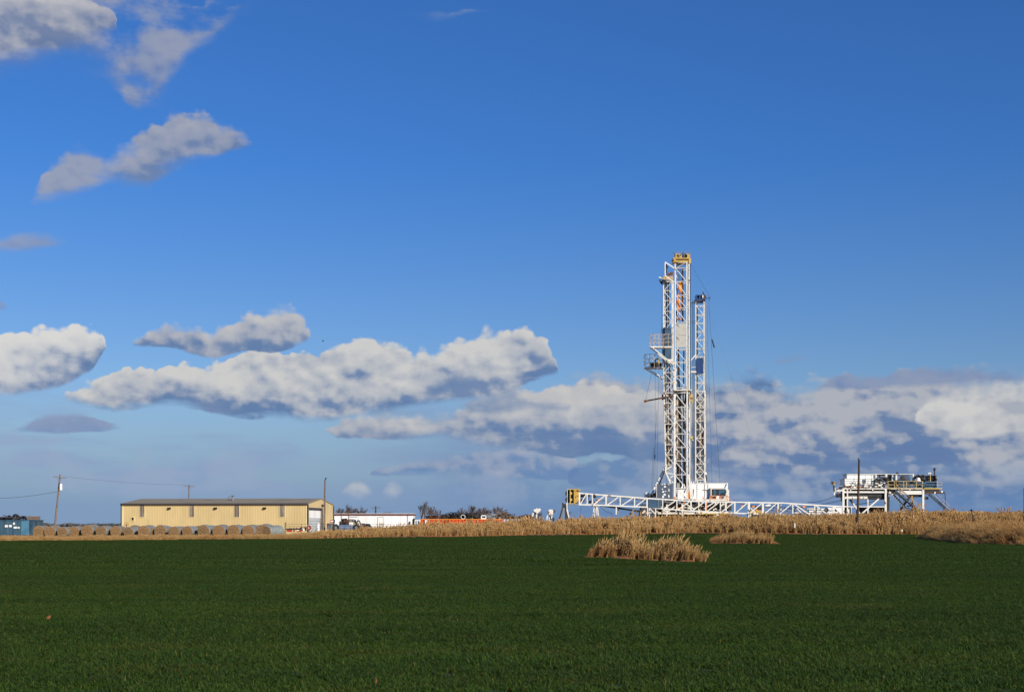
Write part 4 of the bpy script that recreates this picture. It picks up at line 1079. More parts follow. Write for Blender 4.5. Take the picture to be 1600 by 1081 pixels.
# ------------------------------------------------------------------ white building with dark red eaves
def white_building():
    D = 268; t_ = thing('portable_building', P(585, 836, D), 'long low white building with a dark red eave stripe behind the blue truck', 'building')
    m = MB(); m.pbox(519, 645.5, 804.6, 834, D, 5.5); m.build('wall', M['trailer_white'], t_)
    m = MB(); m.pbox(517.5, 646.6, 802.6, 804.5, D - .25, 6); m.build('roof', M['dark_red'], t_)
    m = MB(); m.pbox(517.3, 646.8, 801.9, 802.5, D - .3, 6.1); m.build('roof_edge', M['white_clean'], t_)
    m = MB(); m.pbox(590.6, 598.4, 808, 832, D - .07, .06); d = m.build('door', M['white_clean'], t_)
    m = MB(); m.pbox(590, 598.9, 807.3, 807.9, D - .09, .08); m.pbox(589.9, 590.5, 808, 832, D - .05, .04); m.pbox(598.5, 598.9, 808, 832, D - .05, .04); m.build('frame', M['grey'], d)
    m = MB(); m.tube(P(597.4, 819, D - .2), P(597.4, 819, D - .07), .06, n=6); m.build('handle', M['black'], d)
    m = MB(); m.pbox(546, 558, 807.2, 807.9, D - .06, .05); m.build('drip_rail', M['grey'], t_)
    for px in (521.5, 636.2):
        m = MB(); m.pbox(px, px + .7, 805, 832, D - .06, .05); m.build('downpipe', M['dark_red'] if px > 600 else M['grey'], t_)
    m = MB(); m.pbox(521, 523.5, 811.5, 817, D - .08, .07); m.build('window', M['glass'], t_)
    m = MB(); m.pbox(640, 641.2, 814, 820, D - .4, .3); m.pbox(639, 641, 819, 822, D - .4, .3); m.build('meter_box', M['dark'], t_)
white_building()
def white_frame():
    D = 214; t_ = thing('steel_rack', P(652, 834, D), 'white steel frame rack standing between the white building and the orange container', 'rack')
    for px in (648.6, 652, 656.2):
        m = MB(); m.bar(P(px, 812.4, D), P(px, 836, D), .13); m.build('leg', M['white_rusty'], t_)
    m = MB(); m.bar(P(648, 812.4, D), P(656.6, 812.2, D), .14); m.bar(P(648, 812.4, D + 1.2), P(656.6, 812.2, D + 1.2), .14); m.build('top_rail', M['white_rusty'], t_)
    m = MB(); m.pbox(652.8, 655.6, 814.5, 830, D + .3, .8); m.build('dark_panel', M['dark'], t_)
    t_ = thing('fuel_tank', P(647.2, 834, D + 6), 'small black tank at the right end of the white building', 'tank')
    m = MB(); m.tube(P(647, 834, D + 6), P(647, 811, D + 6), .28, n=12); m.tube(P(647, 811, D + 6), P(647, 809.6, D + 6), .22, .08, n=12); m.build('tank_body', M['black'], t_)
white_frame()

# ------------------------------------------------------------------ orange container, grey container
def orange_container():
    D = 222; t_ = thing('shipping_container', P(700, 836, D), 'long bright orange corrugated container half hidden by the dry grass', 'container')
    m = MB(); x0, x1 = P(657, 0, D).x, P(785, 0, D).x; zt, zb = P(0, 811.6, D).z, 0
    n = 66; 
    for k in range(n):                           # corrugations
        a, b = x0 + (x1 - x0) * k / n, x0 + (x1 - x0) * (k + .55) / n
        m.box(a, b, D - .06, D + 1, zb, zt)
    m.box(x0, x1, D, D + 2.4, zb, zt - .01)
    m.build('body', M['orange_box'], t_)
    m = MB(); m.box(x0 - .02, x1 + .02, D - .1, D + 2.5, zt, zt + .10); m.build('top_rail', M['orange'], t_)
    m = MB(); m.pbox(664, 668.2, 812.3, 834, D - .14, .08); dr = m.build('door', M['white_clean'], t_)
    m = MB(); m.pbox(663.3, 663.9, 812.3, 834, D - .12, .06); m.pbox(668.3, 669.2, 812.3, 834, D - .12, .06); m.build('frame', M['dark'], dr)
    t_ = thing('shipping_container', P(808, 836, D), 'pale grey corrugated container right of the orange one', 'container')
    m = MB(); x0, x1 = P(785.6, 0, D).x, P(833, 0, D).x; zt = P(0, 810.6, D).z; n = 24
    for k in range(n):
        a, b = x0 + (x1 - x0) * k / n, x0 + (x1 - x0) * (k + .6) / n; m.box(a, b, D - .05, D + 1, 0, zt)
    m.box(x0, x1, D, D + 2.4, 0, zt - .01); m.build('body', M['grey_box'], t_)
    m = MB(); m.pbox(813, 818, 811.5, 834, D - .1, .06); m.build('door', M['white_clean'], t_)
    m = MB(); m.box(x0 - .02, x1 + .02, D - .08, D + 2.5, zt, zt + .09); m.build('top_rail', M['rust'], t_)
    # what lies on top
    rn = random.Random(21); on = lambda x, y, o=1.2: P(x, y, D + o)
    t_ = thing('slatted_crate', on(676, 811, .4), 'brown slatted wooden crate on the left end of the orange container', 'crate')
    for px in (663.5, 671.5, 681, 688.3):
        for o in (.2, 2.0): m = MB(); m.bar(on(px, 810.8, o), on(px, 796.8, o), .12); m.build('crate_post', M['wood_dark'], t_)
    m = MB()
    for k, y in enumerate((797.3, 799.4, 801.2, 803.3, 805.4, 807.6, 809.6)):
        m.bar(on(663.2, y, .1), on(688.6, y, .1), .04, .10 if k % 2 else .17); m.bar(on(663.2, y, 2.1), on(688.6, y, 2.1), .04, .16)
    m.build('slats', M['wood_dark'], t_)
    m = MB(); 
    for k in range(14): m.tube(on(rn.uniform(665, 672), rn.uniform(806, 810), rn.uniform(.4, 1.8)), on(rn.uniform(680, 687), rn.uniform(805, 810), rn.uniform(.4, 1.8)), .1, n=6)
    m.build('stacked_pipes', M['rust'], t_)
    def heap(x0, x1, ymax, n, seed, m_, label, name='scrap_heap', top=None):
        rn = random.Random(seed); m = MB()
        for k in range(n):
            px = rn.uniform(x0, x1); u = (px - x0) / (x1 - x0); yt = 811 - (811 - ymax) * (interp(u, top) if top else math.sin(math.pi * u) ** .6)
            py = rn.uniform(yt, 811); a = on(px, py, rn.uniform(.3, 2)); L = rn.uniform(.3, 1.3); an = rn.uniform(-1.2, 1.2)
            b = a + Vector((math.cos(an) * L, rn.uniform(-.5, .5), math.sin(an) * L * .5))
            if rn.random() < .3: s = rn.uniform(.12, .3); m.box(a.x - s, a.x + s, a.y - s, a.y + s, a.z - s * .7, a.z + s * .5)
            elif rn.random() < .3: m.torus(a, (rn.uniform(-.5, .5), 1, rn.uniform(-.5, .5)), rn.uniform(.2, .4), .07, n=14, k=5)
            else: m.tube(a, b, rn.uniform(.03, .09), n=5)
        solo(name, m, m_, label, 'scrap', kind='stuff')
    heap(689, 732, 801.5, 150, 31, M['dark'], 'heap of black scrap pipes and hoses on the middle of the orange container', top=[(0, .3), (.15, .45), (.4, .9), (.7, .7), (.9, .8), (1, .5)])
    heap(730, 752, 800.5, 90, 32, M['dark'], 'heap of dark scrap left of the white box on the orange container', top=[(0, .5), (.3, 1), (.7, .7), (1, .3)])
    heap(760, 782, 802, 60, 33, M['grey'], 'heap of grey scrap right of the white box on the orange container', top=[(0, .4), (.5, .8), (1, .9)])
    heap(775, 800, 797, 90, 34, mat('rusty_dark_scrap', (.13, .085, .05), (.03, .025, .02), rough=.8, scale=3), 'tall rusty pile where the orange and grey containers meet', top=[(0, .5), (.3, 1), (.55, .7), (1, .2)])
    heap(800, 832, 803, 70, 35, mat('mixed_rusty_scrap', (.30, .16, .08), (.04, .03, .025), rough=.8, scale=3, thr=(.42, .5)), 'low rusty scrap on the pale grey container', top=[(0, .2), (.4, .3), (.6, .9), (.8, .9), (1, .3)])
    for px, py, r, lab, mm in ((723.5, 807.4, .42, 'white rimmed tyre standing on the orange container in the black scrap', M['white_clean']), (714, 806.5, .42, 'black tyre left of the white rimmed tyre on the orange container', M['dark']), (709.5, 804.4, .36, 'black tyre on top of the heap on the orange container', M['dark']), (735, 806.8, .38, 'black tyre right of the white rimmed tyre on the orange container', M['dark'])):
        t2 = thing('tyre', on(px, 811, .2), lab, 'tyre', 'tyres in the scrap'); c = on(px, py, .2)
        m = MB(); m.torus(c, (.15, 1, .1), r, r * .24, n=22, k=8); m.build('tread', M['rubber'], t2)
        m = MB(); m.torus(c + Vector((0, -.08, 0)), (.15, 1, .1), r * .78, r * .12, n=22, k=6); m.build('rim', mm, t2)
    t2 = thing('appliance_box', on(755.5, 811, .2), 'white box with a dark opening on the orange container', 'appliance')
    m = MB(); a, b = on(751.4, 810.6, .1), on(760, 804.4, .1); w = .16
    m.box(a.x, b.x, a.y, a.y + .7, a.z, a.z + w); m.box(a.x + .1, b.x - .15, a.y, a.y + .7, b.z - w, b.z); m.box(a.x, a.x + w, a.y, a.y + .7, a.z + w, b.z - w); m.box(b.x - w, b.x, a.y, a.y + .7, a.z + w, b.z - w)
    m.build('shell', M['white_clean'], t2); m = MB(); m.box(a.x + w, b.x - w, a.y + .3, a.y + .6, a.z + w, b.z - w); m.build('inside', M['rust'], t2)
orange_container()

# ------------------------------------------------------------------ bare winter trees
def tree(px, top, base_px, D, spread, seed, label, lean=0.0, nlev=5):
    rn = random.Random(seed); b0 = P(base_px, 830, D); b0.z = -.2; H = P(px, top, D).z - b0.z
    t_ = thing('bare_tree', (b0.x, b0.y, 0), label, 'tree', 'bare winter trees behind the yard')
    trunk, crown = MB(), MB(); tx = (P(px, top, D).x - b0.x) / H
    def grow(p, d, L, r, lev):
        q = p + d * L; mb = trunk if lev <= 1 else crown
        r = max(r, .02); mb.tube(p, q, r, r * .68, n=6 if lev < 3 else 4, cap=False)
        if lev >= nlev: return
        for k in range(3 if lev < 4 else rn.choice((3, 4, 5))):
            ax = Vector((rn.uniform(-1, 1), rn.uniform(-1, 1), rn.uniform(-.1, .6))).normalized()
            nd = (d + ax * rn.uniform(.35, .62) * spread + Vector((0, 0, .16))).normalized()
            st = p.lerp(q, rn.uniform(.55, 1.0)) if k else q
            grow(st, nd, L * rn.uniform(.62, .85), r * (.50 if k else .62), lev + 1)
    L0 = H * .24
    grow(b0, Vector((tx + lean, 0, 1)).normalized(), L0 * 1.1, H * .032, 0)
    # scale to height
    zs = [v[2] for v in crown.v]; k = H / max(max(zs) - b0.z, .1)
    for mb in (trunk, crown): mb.v = [tuple(b0 + (Vector(v) - b0) * k) for v in mb.v]
    trunk.build('trunk', M['bark'], t_); crown.build('crown', M['twig'], t_)
tree(529, 792, 532, 330, 1.3, 1, 'small bare tree just right of the shed corner')
tree(541, 791, 545, 340, 1.5, 2, 'bare tree behind the left part of the white building, left of the tallest')
tree(551, 786.5, 553, 330, 1.3, 3, 'tallest bare tree behind the white building, above the blue truck')
tree(564, 788.5, 562, 330, 1.4, 4, 'spreading bare tree behind the white building, right of the tallest')
tree(604, 798, 604, 420, 1.5, 15, 'low bare tree right of the crossed pole behind the white building')
tree(656, 782, 663, 300, 1.2, 5, 'bare leaning tree beside the slatted crate on the orange container', lean=-.15)
tree(675, 790, 672, 320, 1.5, 6, 'low bushy bare tree behind the slatted crate')
tree(700, 800.5, 699, 330, 1.6, 14, 'low bare bush behind the left end of the black scrap heap')
for k, (px, top, lab) in enumerate(((723, 792, 'leftmost'), (737, 788, 'second from the left'), (747, 791, 'third from the left'), (755, 793, 'fourth from the left'), (766, 791, 'fifth from the left'), (778, 789, 'sixth from the left'), (786, 794, 'rightmost'))):
    tree(px, top, px + (-2, 3, 1, 0, -1, 2, 1)[k], 325 + 7 * (k % 3), 1.2, 40 + k, 'bare tree behind the scrap on the orange container, %s' % lab)
tree(844, 799, 843, 320, 1.4, 61, 'faint small bare tree between the two white pump heads')

# bird
m = MB(); c = P(505, 533, 300); m.tube(c + Vector((-.22, 0, 0)), c + Vector((.25, 0, .03)), .08, .03, n=6)
m.v += [tuple(c + Vector(v)) for v in ((-.1, 0, .02), (.1, 0, .02), (-.05, -.5, .22), (-.15, -.5, .2), (-.05, .5, .22), (-.15, .5, .2))]; b = len(m.v) - 6
m.f += [(b, b + 1, b + 2, b + 3), (b + 1, b, b + 5, b + 4)]; m.m += [0, 0]
solo('bird', m, M['black'], 'small dark bird flying against the long cloud above the shed', 'bird')

# ------------------------------------------------------------------ lattice masts
def lattice(root, foot0, foot1, z0, z1, ys, leg_w, gird_w, diag_w, patt, m, leg_m=None, names=('leg', 'bracing'), faces=(0, 1, 2, 3)):
    """four legs from foot0 (4 corners at z0) to foot1 (at z1); girts at heights ys; patt(k, face) -> '\\', '/', 'X' or ''"""
    def at(i, z):
        u = (z - z0) / (z1 - z0); a, b = foot0[i], foot1[i]
        return Vector((a[0] + (b[0] - a[0]) * u, a[1] + (b[1] - a[1]) * u, z))
    for i in range(4):
        mb = MB(); mb.bar(at(i, z0), at(i, z1), leg_w, leg_w); mb.build(names[0], leg_m or m, root)
    mb = MB()
    for k, z in enumerate(ys):
        for f in faces:
            i, j = f, (f + 1) % 4; a, b = at(i, z), at(j, z); d = (b - a).normalized() * leg_w * .5
            mb.bar(a + d, b - d, gird_w, gird_w)
            if k + 1 < len(ys):
                z2 = ys[k + 1]; p = patt(k, f)
                if p in '\\X' and p: mb.bar(at(i, max(z, z2)) + d, at(j, min(z, z2)) - d, diag_w, diag_w)
                if p in '/X' and p: mb.bar(at(i, min(z, z2)) + d, at(j, max(z, z2)) - d, diag_w, diag_w)
    mb.build(names[1], m, root)
    return at
def foot(px, D, w, d, ang):            # corner 0 front-left, 1 front-right, 2 rear-right, 3 rear-left
    x, y = (px - CX) / F * D, D; c, s = math.cos(ang), math.sin(ang)
    return [(x, y), (x + w * c, y - w * s), (x + w * c + d * s, y - w * s + d * c), (x + d * s, y + d * c)]
def zpx(py, D): return CAMZ + (HY - py) / F * D
def platform(root, cx0, cx1, py, D, dep, rail_h, m_floor, m_rail, brace_to=None, nposts=4):
    a, b = P(cx0, py, D), P(cx1, py, D)
    mb = MB(); mb.box(a.x, b.x, D, D + dep, a.z - .22, a.z); fl = mb.build('platform', m_floor, root)
    mb = MB(); z = a.z
    xs_ = [a.x + (b.x - a.x) * k / nposts for k in range(nposts + 1)]
    for y in (D + .04, D + dep - .04):
        for x in xs_: mb.bar((x, y, z), (x, y, z + rail_h), .07)
        for u in (1, .66, .33): mb.bar((a.x, y, z + rail_h * u), (b.x, y, z + rail_h * u), .06)
    for x in (a.x + .04, b.x - .04):
        for u in (1, .5): mb.bar((x, D, z + rail_h * u), (x, D + dep, z + rail_h * u), .06)
    mb.build('railing', m_rail, fl)
    if brace_to:
        mb = MB()
        for y in (D + .1, D + dep - .1):
            q = P(brace_to[0], brace_to[1], D); mb.bar((a.x + .35, y, a.z - .22), (q.x, y, q.z), .16)
        mb.build('platform_brace', m_floor, root)
    return fl

def ladder(root, px, y0, y1, D, w=.35):
    mb = MB(); a, b = P(px, y1, D), P(px, y0, D)
    for s in (-w / 2, w / 2): mb.bar(a + Vector((s, 0, 0)), b + Vector((s, 0, 0)), .06)
    n = int((b.z - a.z) / .45)
    for k in range(n): z = a.z + .45 * k; mb.bar((a.x - w / 2, D, z), (a.x + w / 2, D, z), .045)
    mb.build('ladder', M['grey'], root)

# ---- the middle, tallest mast
def mast_tall():
    D = 245.0; w, d, ang = 2.03, 1.9, R(19)
    f0 = foot(1053.6, D, w * 1.10, d * 1.1, ang); f1 = foot(1055.0, D, w, d, ang)
    zb, zm, zt = zpx(779, D), zpx(610, D), zpx(411, D)
    root = thing('drilling_mast', (f0[0][0], D, 0), 'tallest white lattice drilling mast with a yellow crown block, in the middle of the three', 'drilling mast', 'standing white drilling masts')
    ys = [zpx(y, D) for y in (763, 741.5, 720, 699, 678, 657, 636.5, 614)]
    lattice(root, f0, f0, zb, zm, ys + [zm], .22, .15, .125, lambda k, f: '\\' if f != 2 else '', M['white'])
    ys = [zpx(y, D) for y in (606, 587.5, 566, 545.5, 524.6, 504, 482, 462, 440.5, 419.5)] + [zt]
    lattice(root, f1, f1, zm, zt, ys, .18, .125, .10, lambda k, f: ('/' if k == 9 else '\\') if f != 2 else '', M['white'])
    # splice platform between the two sections
    mb = MB(); x0, x1 = f0[0][0] - .15, f0[2][0] + .1
    mb.box(x0, x1, D - 1.0, D + 1.6, zm - .10, zm + .08); mb.build('splice_frame', M['white_rusty'], root)
    # second front tube close to the right leg (guide rail)
    mb = MB(); mb.bar((f1[1][0] + .28, f1[1][1] + .5, zb + 1), (f1[1][0] + .28, f1[1][1] + .5, zt - .3), .08, .1); mb.build('guide_rail', M['dark'], root)
    # crown block
    def cb(m, x0, x1, y0, y1, mt, o=-.5, dp=2.6, name='crown_frame', par=None): mb = MB(); mb.pbox(x0, x1, y0, y1, D + o, dp); return mb.build(name, mt, par or root)
    cr = cb(0, 1051.5, 1079.5, 403, 404.6, M['yellow'])
    cb(0, 1053.5, 1077, 404.61, 406.8, M['dark'], -.3, 2.2, 'beam', cr); cb(0, 1052.4, 1078.4, 406.81, 409.4, M['yellow'], -.45, 2.5, 'beam', cr)
    mb = MB(); mb.pbox(1076.4, 1079.6, 404.61, 411.5, D - .56, .3); mb.pbox(1053, 1055.6, 404.61, 406.8, D - .56, .2); mb.build('end_plate', M['rail_yellow'], cr)
    for px, m_ in ((1057.5, M['yellow']), (1061.5, M['rail_yellow']), (1070, M['dark']), (1074, M['yellow'])):
        mb = MB(); c = P(px, 400.2, D + .6); mb.tube(c - Vector((0, .18, 0)), c + Vector((0, .18, 0)), .40, n=18); mb.torus(c, (0, 1, 0), .40, .06, n=18, k=5); mb.build('sheave', m_, cr)
    mb = MB()
    for px in (1052, 1060.5, 1069, 1079): mb.bar(P(px, 403, D - .4), P(px, 393.4, D - .4), .06); mb.bar(P(px, 403, D + 1.9), P(px, 393.4, D + 1.9), .06)
    for o in (-.4, 1.9):
        for y in (393.6, 397.5): mb.bar(P(1052, y, D + o), P(1079, y, D + o), .05)
    mb.build('crown_railing', M['grey'], cr)
    mb = MB(); mb.bar(P(1052, 394.5, D - .4), P(1056, 401, D - .4), .1); mb.bar(P(1066, 397, D), P(1068.5, 393.5, D), .14); mb.build('fitting', M['dark'], cr)
    # racking boom frame on the left of the top
    mb = MB()
    for o in (0.1, 1.1): mb.bar(P(1039, 409.5, D + o), P(1055.5, 420.5, D + o), .19); mb.bar(P(1039.3, 410, D + o), P(1039.3, 431, D + o), .17); mb.bar(P(1039.3, 431, D + o), P(1055, 442, D + o), .18)
    mb.bar(P(1039.3, 410, D + .1), P(1039.3, 410, D + 1.1), .15); mb.bar(P(1039.3, 431, D + .1), P(1039.3, 431, D + 1.1), .15)
    mb.build('gin_pole_frame', M['white'], root)
    mb = MB(); mb.tube(P(1041, 413, D + .5), P(1042, 427, D + .5), .12); c = P(1041.5, 418, D + .5); mb.torus(c, (0, 1, 0), .2, .08); mb.build('hanging_block', M['dark'], root)
    # travelling block and hook
    tb = MB(); c = P(1062.8, 443, D + .9)
    tb.prism([(c.x - .42, c.z - .3), (c.x - .25, c.z + .12), (c.x + .25, c.z + .12), (c.x + .46, c.z - .4), (c.x + .42, c.z - 1.25), (c.x + .1, c.z - 1.7), (c.x - .32, c.z - 1.1)], D + .12, D + .8)
    blk = tb.build('travelling_block', M['orange'], root)
    mb = MB(); q = lambda x, y: P(x, y, D + .35)
    mb.bar(q(1061.5, 458), q(1060.8, 482), .3); mb.bar(q(1066, 455), q(1066.8, 473), .34); mb.bar(q(1057.6, 468), q(1059.5, 482), .26); mb.bar(q(1066.8, 472), q(1062.5, 482), .2); mb.torus(q(1062, 484), (0, 1, 0), .3, .1); mb.bar(q(1062, 486), q(1061, 496), .1); mb.tube(q(1059.5, 498), q(1063.5, 498.8), .2, n=8)
    mb.build('hook', M['orange'], blk)
    mb = MB()
    for dx in (-2.6, -.9, .8, 2.6): mb.tube(P(1063 + dx, 441, D + .85), P(1064 + dx * 1.2, 404.5, D + .6), .03, n=4)
    mb.build('drill_line', M['cable'], root)
    mb = MB(); mb.path([P(1057.2, 486, D + 1.3), P(1057, 503, D + 1.3), P(1058.2, 520, D + 1.3)], .14); mb.path([P(1066.5, 420, D + 1.6), P(1066.8, 503, D + 1.6)], .16)
    mb.path([P(1060, 546, D + 1.3), P(1061.2, 606, D + 1.3)], .15); mb.path([P(1068.5, 546, D + 1.5), P(1068, 600, D + 1.5)], .12); mb.build('standpipe', M['dark'], root)
    # white wind wall in the front face
    mb = MB(); z0, z1 = zpx(543, D), zpx(506.5, D); a, b = Vector((f1[0][0] + .12, f1[0][1] - .16, 0)), Vector((f1[1][0] - .16, f1[1][1] - .10, 0)); n_ = Vector((math.sin(ang), math.cos(ang), 0)) * .06
    for u, v in ((z0, (z0 + z1) / 2 - .05), ((z0 + z1) / 2 + .05, z1)): mb.quadbox([a + Vector((0, 0, u)), b + Vector((0, 0, u)), b + n_ + Vector((0, 0, u)), a + n_ + Vector((0, 0, u)), a + Vector((0, 0, v)), b + Vector((0, 0, v)), b + n_ + Vector((0, 0, v)), a + n_ + Vector((0, 0, v))])
    mb.build('wind_wall', mat('cream_wind_wall', (.74, .70, .60), (.62, .57, .46), rough=.5, scale=.8), root)
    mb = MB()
    for y0, y1 in ((506, 525), (526.5, 543)): mb.bar(P(1057, y0, D - .22), P(1072, y1, D - .62), .07, .03)  # thin dark bars standing in for the braces' shadows on the wall
    mb.build('brace_shadow_bar', M['trim_dark'], root)
    # racking platform on the left
    platform(root, 1016.6, 1051, 541.0, D + .1, 1.7, 2.1, M['white'], M['rail_tan'], brace_to=(1055.5, 572), nposts=5)
    # dark hoses and machinery in the lower half
    rn = random.Random(44); mb = MB()
    mb.path([P(1061, 616, D + 1), P(1063, 626, D + 1), P(1066, 634, D + 1), P(1070, 631, D + 1), P(1072, 622, D + 1.3), P(1072.5, 612, D + 1.4)], .22)
    for k in range(34):
        c = P(rn.uniform(1059, 1071), rn.uniform(615, 700), D + rn.uniform(.6, 1.8)); L = rn.uniform(.3, 2.2); mb.bar(c, c + Vector((rn.uniform(-.25, .25), 0, L)), rn.uniform(.06, .18))
    mb.path([P(1069.5, 699, D + 1.2), P(1070, 730, D + 1.2), P(1070.5, 754, D + 1.2), P(1073.5, 764, D + .3)], .2); mb.path([P(1059, 700, D + 1.4), P(1058.6, 754, D + 1.4)], .15)
    mb.build('hoses', M['dark'], root)
    mb = MB(); mb.tube(P(1058.2, 625, D + .7), P(1058.2, 720, D + .7), .16, n=8); mb.tube(P(1064.6, 640, D + 1.6), P(1064.6, 760, D + 1.6), .12, n=8); mb.build('mud_pipe', mat('stained_cream_pipe', (.62, .50, .34), RUST, rough=.6, scale=1.3), root)
    # yellow hoist on the right side
    for y0, y1 in ((616, 627), (681.5, 685)):
        mb = MB(); c = P(1079, (y0 + y1) / 2, D + .2); h_ = (y1 - y0) * mpp(D)
        mb.box(c.x - .32, c.x + .36, c.y - .3, c.y + .3, c.z - h_ / 2, c.z + h_ / 2); mb.bar(c + Vector((.1, 0, -h_ / 2)), c + Vector((.5, 0, -h_ / 2 - .35)), .2); mb.build('air_hoist', M['dull_yellow'], root)
    mb = MB(); mb.path([P(1083.6, 628, D + .1), P(1084.4, 700, D + .1), P(1086, 752, D + .1)], .05); mb.path([P(1078.6, 412, D + 1), P(1079.2, 616, D + 1)], .07); mb.build('hanging_cable', M['cable'], root)
    ladder(root, 1080.6, 628, 750, D + .4)
    for dx, r_ in ((1060.2, .10), (1062.6, .13), (1067.6, .10)): mb = MB(); mb.tube(P(dx, 612, D + 1.5), P(dx + .6, 762, D + 1.5), r_, n=6); mb.build('dark_core_bar', M['dark'], root)  # dark bars added to fill out the dark core of the mast
    # base spreader
    mb = MB(); mb.bar(P(1057, 764, D), P(1074.5, 763.5, D), .2); mb.bar(P(1057, 763, D), P(1071, 778, D - .3), .2); mb.bar(P(1075, 762, D), P(1058.5, 779, D - .4), .24); mb.bar(P(1054.6, 741, D), P(1054, 779.5, D), .34); mb.bar(P(1076, 741, D), P(1080, 779.5, D), .32); mb.bar(P(1079, 741, D + .8), P(1083, 779, D + .6), .2)
    mb.build('base_brace', M['white'], root)
    mb = MB(); mb.bar(P(1075.6, 768.5, D - .5), P(1075.8, 779, D - .5), .22); mb.bar(P(1053, 776, D - .4), P(1054, 779.4, D - .4), .3); mb.build('pin_guard', M['orange_rail'], root)
mast_tall()

# ---- the left mast
def mast_left():
    D = 251.5; w, d, ang = 1.52, 1.6, R(14); zb, zm, zt = zpx(738, D), zpx(566, D), zpx(439.5, D)
    f0, f1 = foot(1040.5, D, 1.62, 1.7, ang), foot(1036.6, D, w, d, ang); fm = foot(1036.4, D, 1.85, 1.8, ang)
    root = thing('drilling_mast', (f0[0][0], D, 0), 'left white lattice drilling mast with a blue wind wall and two slanting base legs', 'drilling mast', 'standing white drilling masts')
    ys = [zpx(y, D) for y in (710.5, 694.5, 678.6, 662.5, 646, 630, 614, 598, 582.4)]
    lattice(root, f0, fm, zb, zm, [zpx(726, D)] + ys + [zm], .20, .13, .11, lambda k, f: ('/' if k % 2 else '\\') if f in (0, 2) else ('\\' if k % 2 else '/'), M['white_rusty'])
    ys = [zpx(y, D) for y in (551, 535, 518.6, 502.5, 486.7, 470, 454.4, 441)]
    lattice(root, f1, f1, zm, zt, [zm] + ys, .15, .11, .09, lambda k, f: ('/' if k % 2 else '\\') if f != 2 else '', M['white'])
    mb = MB()
    for dx, o in ((4.4, .7), (8.0, 1.1)): mb.tube(P(1036.4 + dx, 441, D + o), P(1039.6 + dx, 726, D + o), .13, n=6)
    mb.build('standpipe', M['dark'], root)
    rn = random.Random(45); mb = MB()
    for k in range(44):
        c = P(rn.uniform(1040, 1052), rn.uniform(570, 735), D + rn.uniform(.5, 1.5)); mb.bar(c, c + Vector((rn.uniform(-.2, .2), 0, rn.uniform(.3, 2.4))), rn.uniform(.05, .16))
    mb.build('hoses', M['dark'], root)
    mb = MB(); mb.tube(P(1043, 600, D + .2), P(1045, 735, D + .2), .1, n=6); mb.tube(P(1053, 570, D - .2), P(1054.4, 715, D - .2), .14, n=8); mb.build('mud_pipe', MATS['stained_cream_pipe'], root)
    # crown
    cr = MB(); cr.pbox(1034.5, 1052.5, 437, 440.4, D - .2, 1.9); cr = cr.build('crown_frame', M['grey'], root)
    mb = MB(); mb.pbox(1036.5, 1051.6, 431.6, 436.9, D + .3, 1.1); mb.build('crown_housing', mat('cream_crown', (.55, .38, .18), (.25, .16, .08), rough=.5, scale=2), cr)
    for px, py in ((1044, 429.6), (1049, 427.6)):
        mb = MB(); c = P(px, py, D + .7); mb.tube(c - Vector((0, .12, 0)), c + Vector((0, .12, 0)), .32, n=16); mb.build('sheave', M['rust'], cr)
    for y in (433.4, 438.2):
        mb = MB(); mb.bar(P(1029.4, y, D), P(1036.4, y + 1.5, D), .22, .26); mb.build('outrigger', M['white_rusty'], cr)
    mb = MB(); mb.bar(P(1030.5, 437, D + .4), P(1034, 443, D + .4), .3); mb.path([P(1031, 438, D), P(1034.5, 444.5, D)], .12); mb.build('fitting', M['dark'], cr)
    # blue wind wall, the lower racking platform
    mb = MB(); a, b = P(1036.4, 560.5, D - .3), P(1051, 512.2, D - .3); mb.box(a.x, b.x, D - .42, D - .30, a.z, b.z); mb.box(a.x, a.x + .1, D - .3, D + 1.8, a.z, b.z); mb.build('wind_wall', M['steel_blue'], root)
    mb = MB(); mb.pbox(1037, 1052.6, 561, 564.4, D - .5, 2.1); mb.build('wall_skirt', M['white_rusty'], root)
    platform(root, 1008, 1037.2, 573.2, D - .5, 2.0, 2.25, M['white'], M['rail_tan'], brace_to=(1037.0, 591), nposts=4)
    mb = MB(); c = P(1026, 564.5, D + .3); mb.torus(c + Vector((.1, 0, .1)), (.3, 1, 0), .35, .1); mb.box(c.x - 1.1, c.x + .9, c.y - .1, c.y + .4, c.z - .95, c.z - .25); mb.build('tong_rack', M['dark'], root)
    mb = MB(); mb.bar(P(1030, 571, D - .6), P(1027.6, 559, D - .6), .15); mb.build('post_guard', M['rail_yellow'], root)
    # slanting boom with an orange tip
    mb = MB(); mb.tube(P(1009.5, 626.3, D - .4), P(1053, 618.4, D - .4), .13, n=8); bo = mb.build('stabbing_boom', M['rust'], root)
    mb = MB(); c = P(1008.4, 626.6, D - .4); mb.tube(c - Vector((.22, 0, .05)), c + Vector((.25, 0, .0)), .2, n=10); mb.build('boom_tip', M['orange'], bo)
    mb = MB(); mb.pbox(1034.5, 1036.6, 616, 624.5, D - .2, .5); mb.build('cable_drum', M['black'], root)
    # base: slanting legs
    mb = MB(); mb.bar(P(1038, 731, D - .1), P(1018.6, 771.5, D - 6), .26); mb.build('slant_leg', M['white_rusty'], root)
    mb = MB(); mb.bar(P(1039.8, 733, D + 1.5), P(1023.5, 771.5, D + 1.8), .24); mb.build('slant_leg', M['dark'], root)
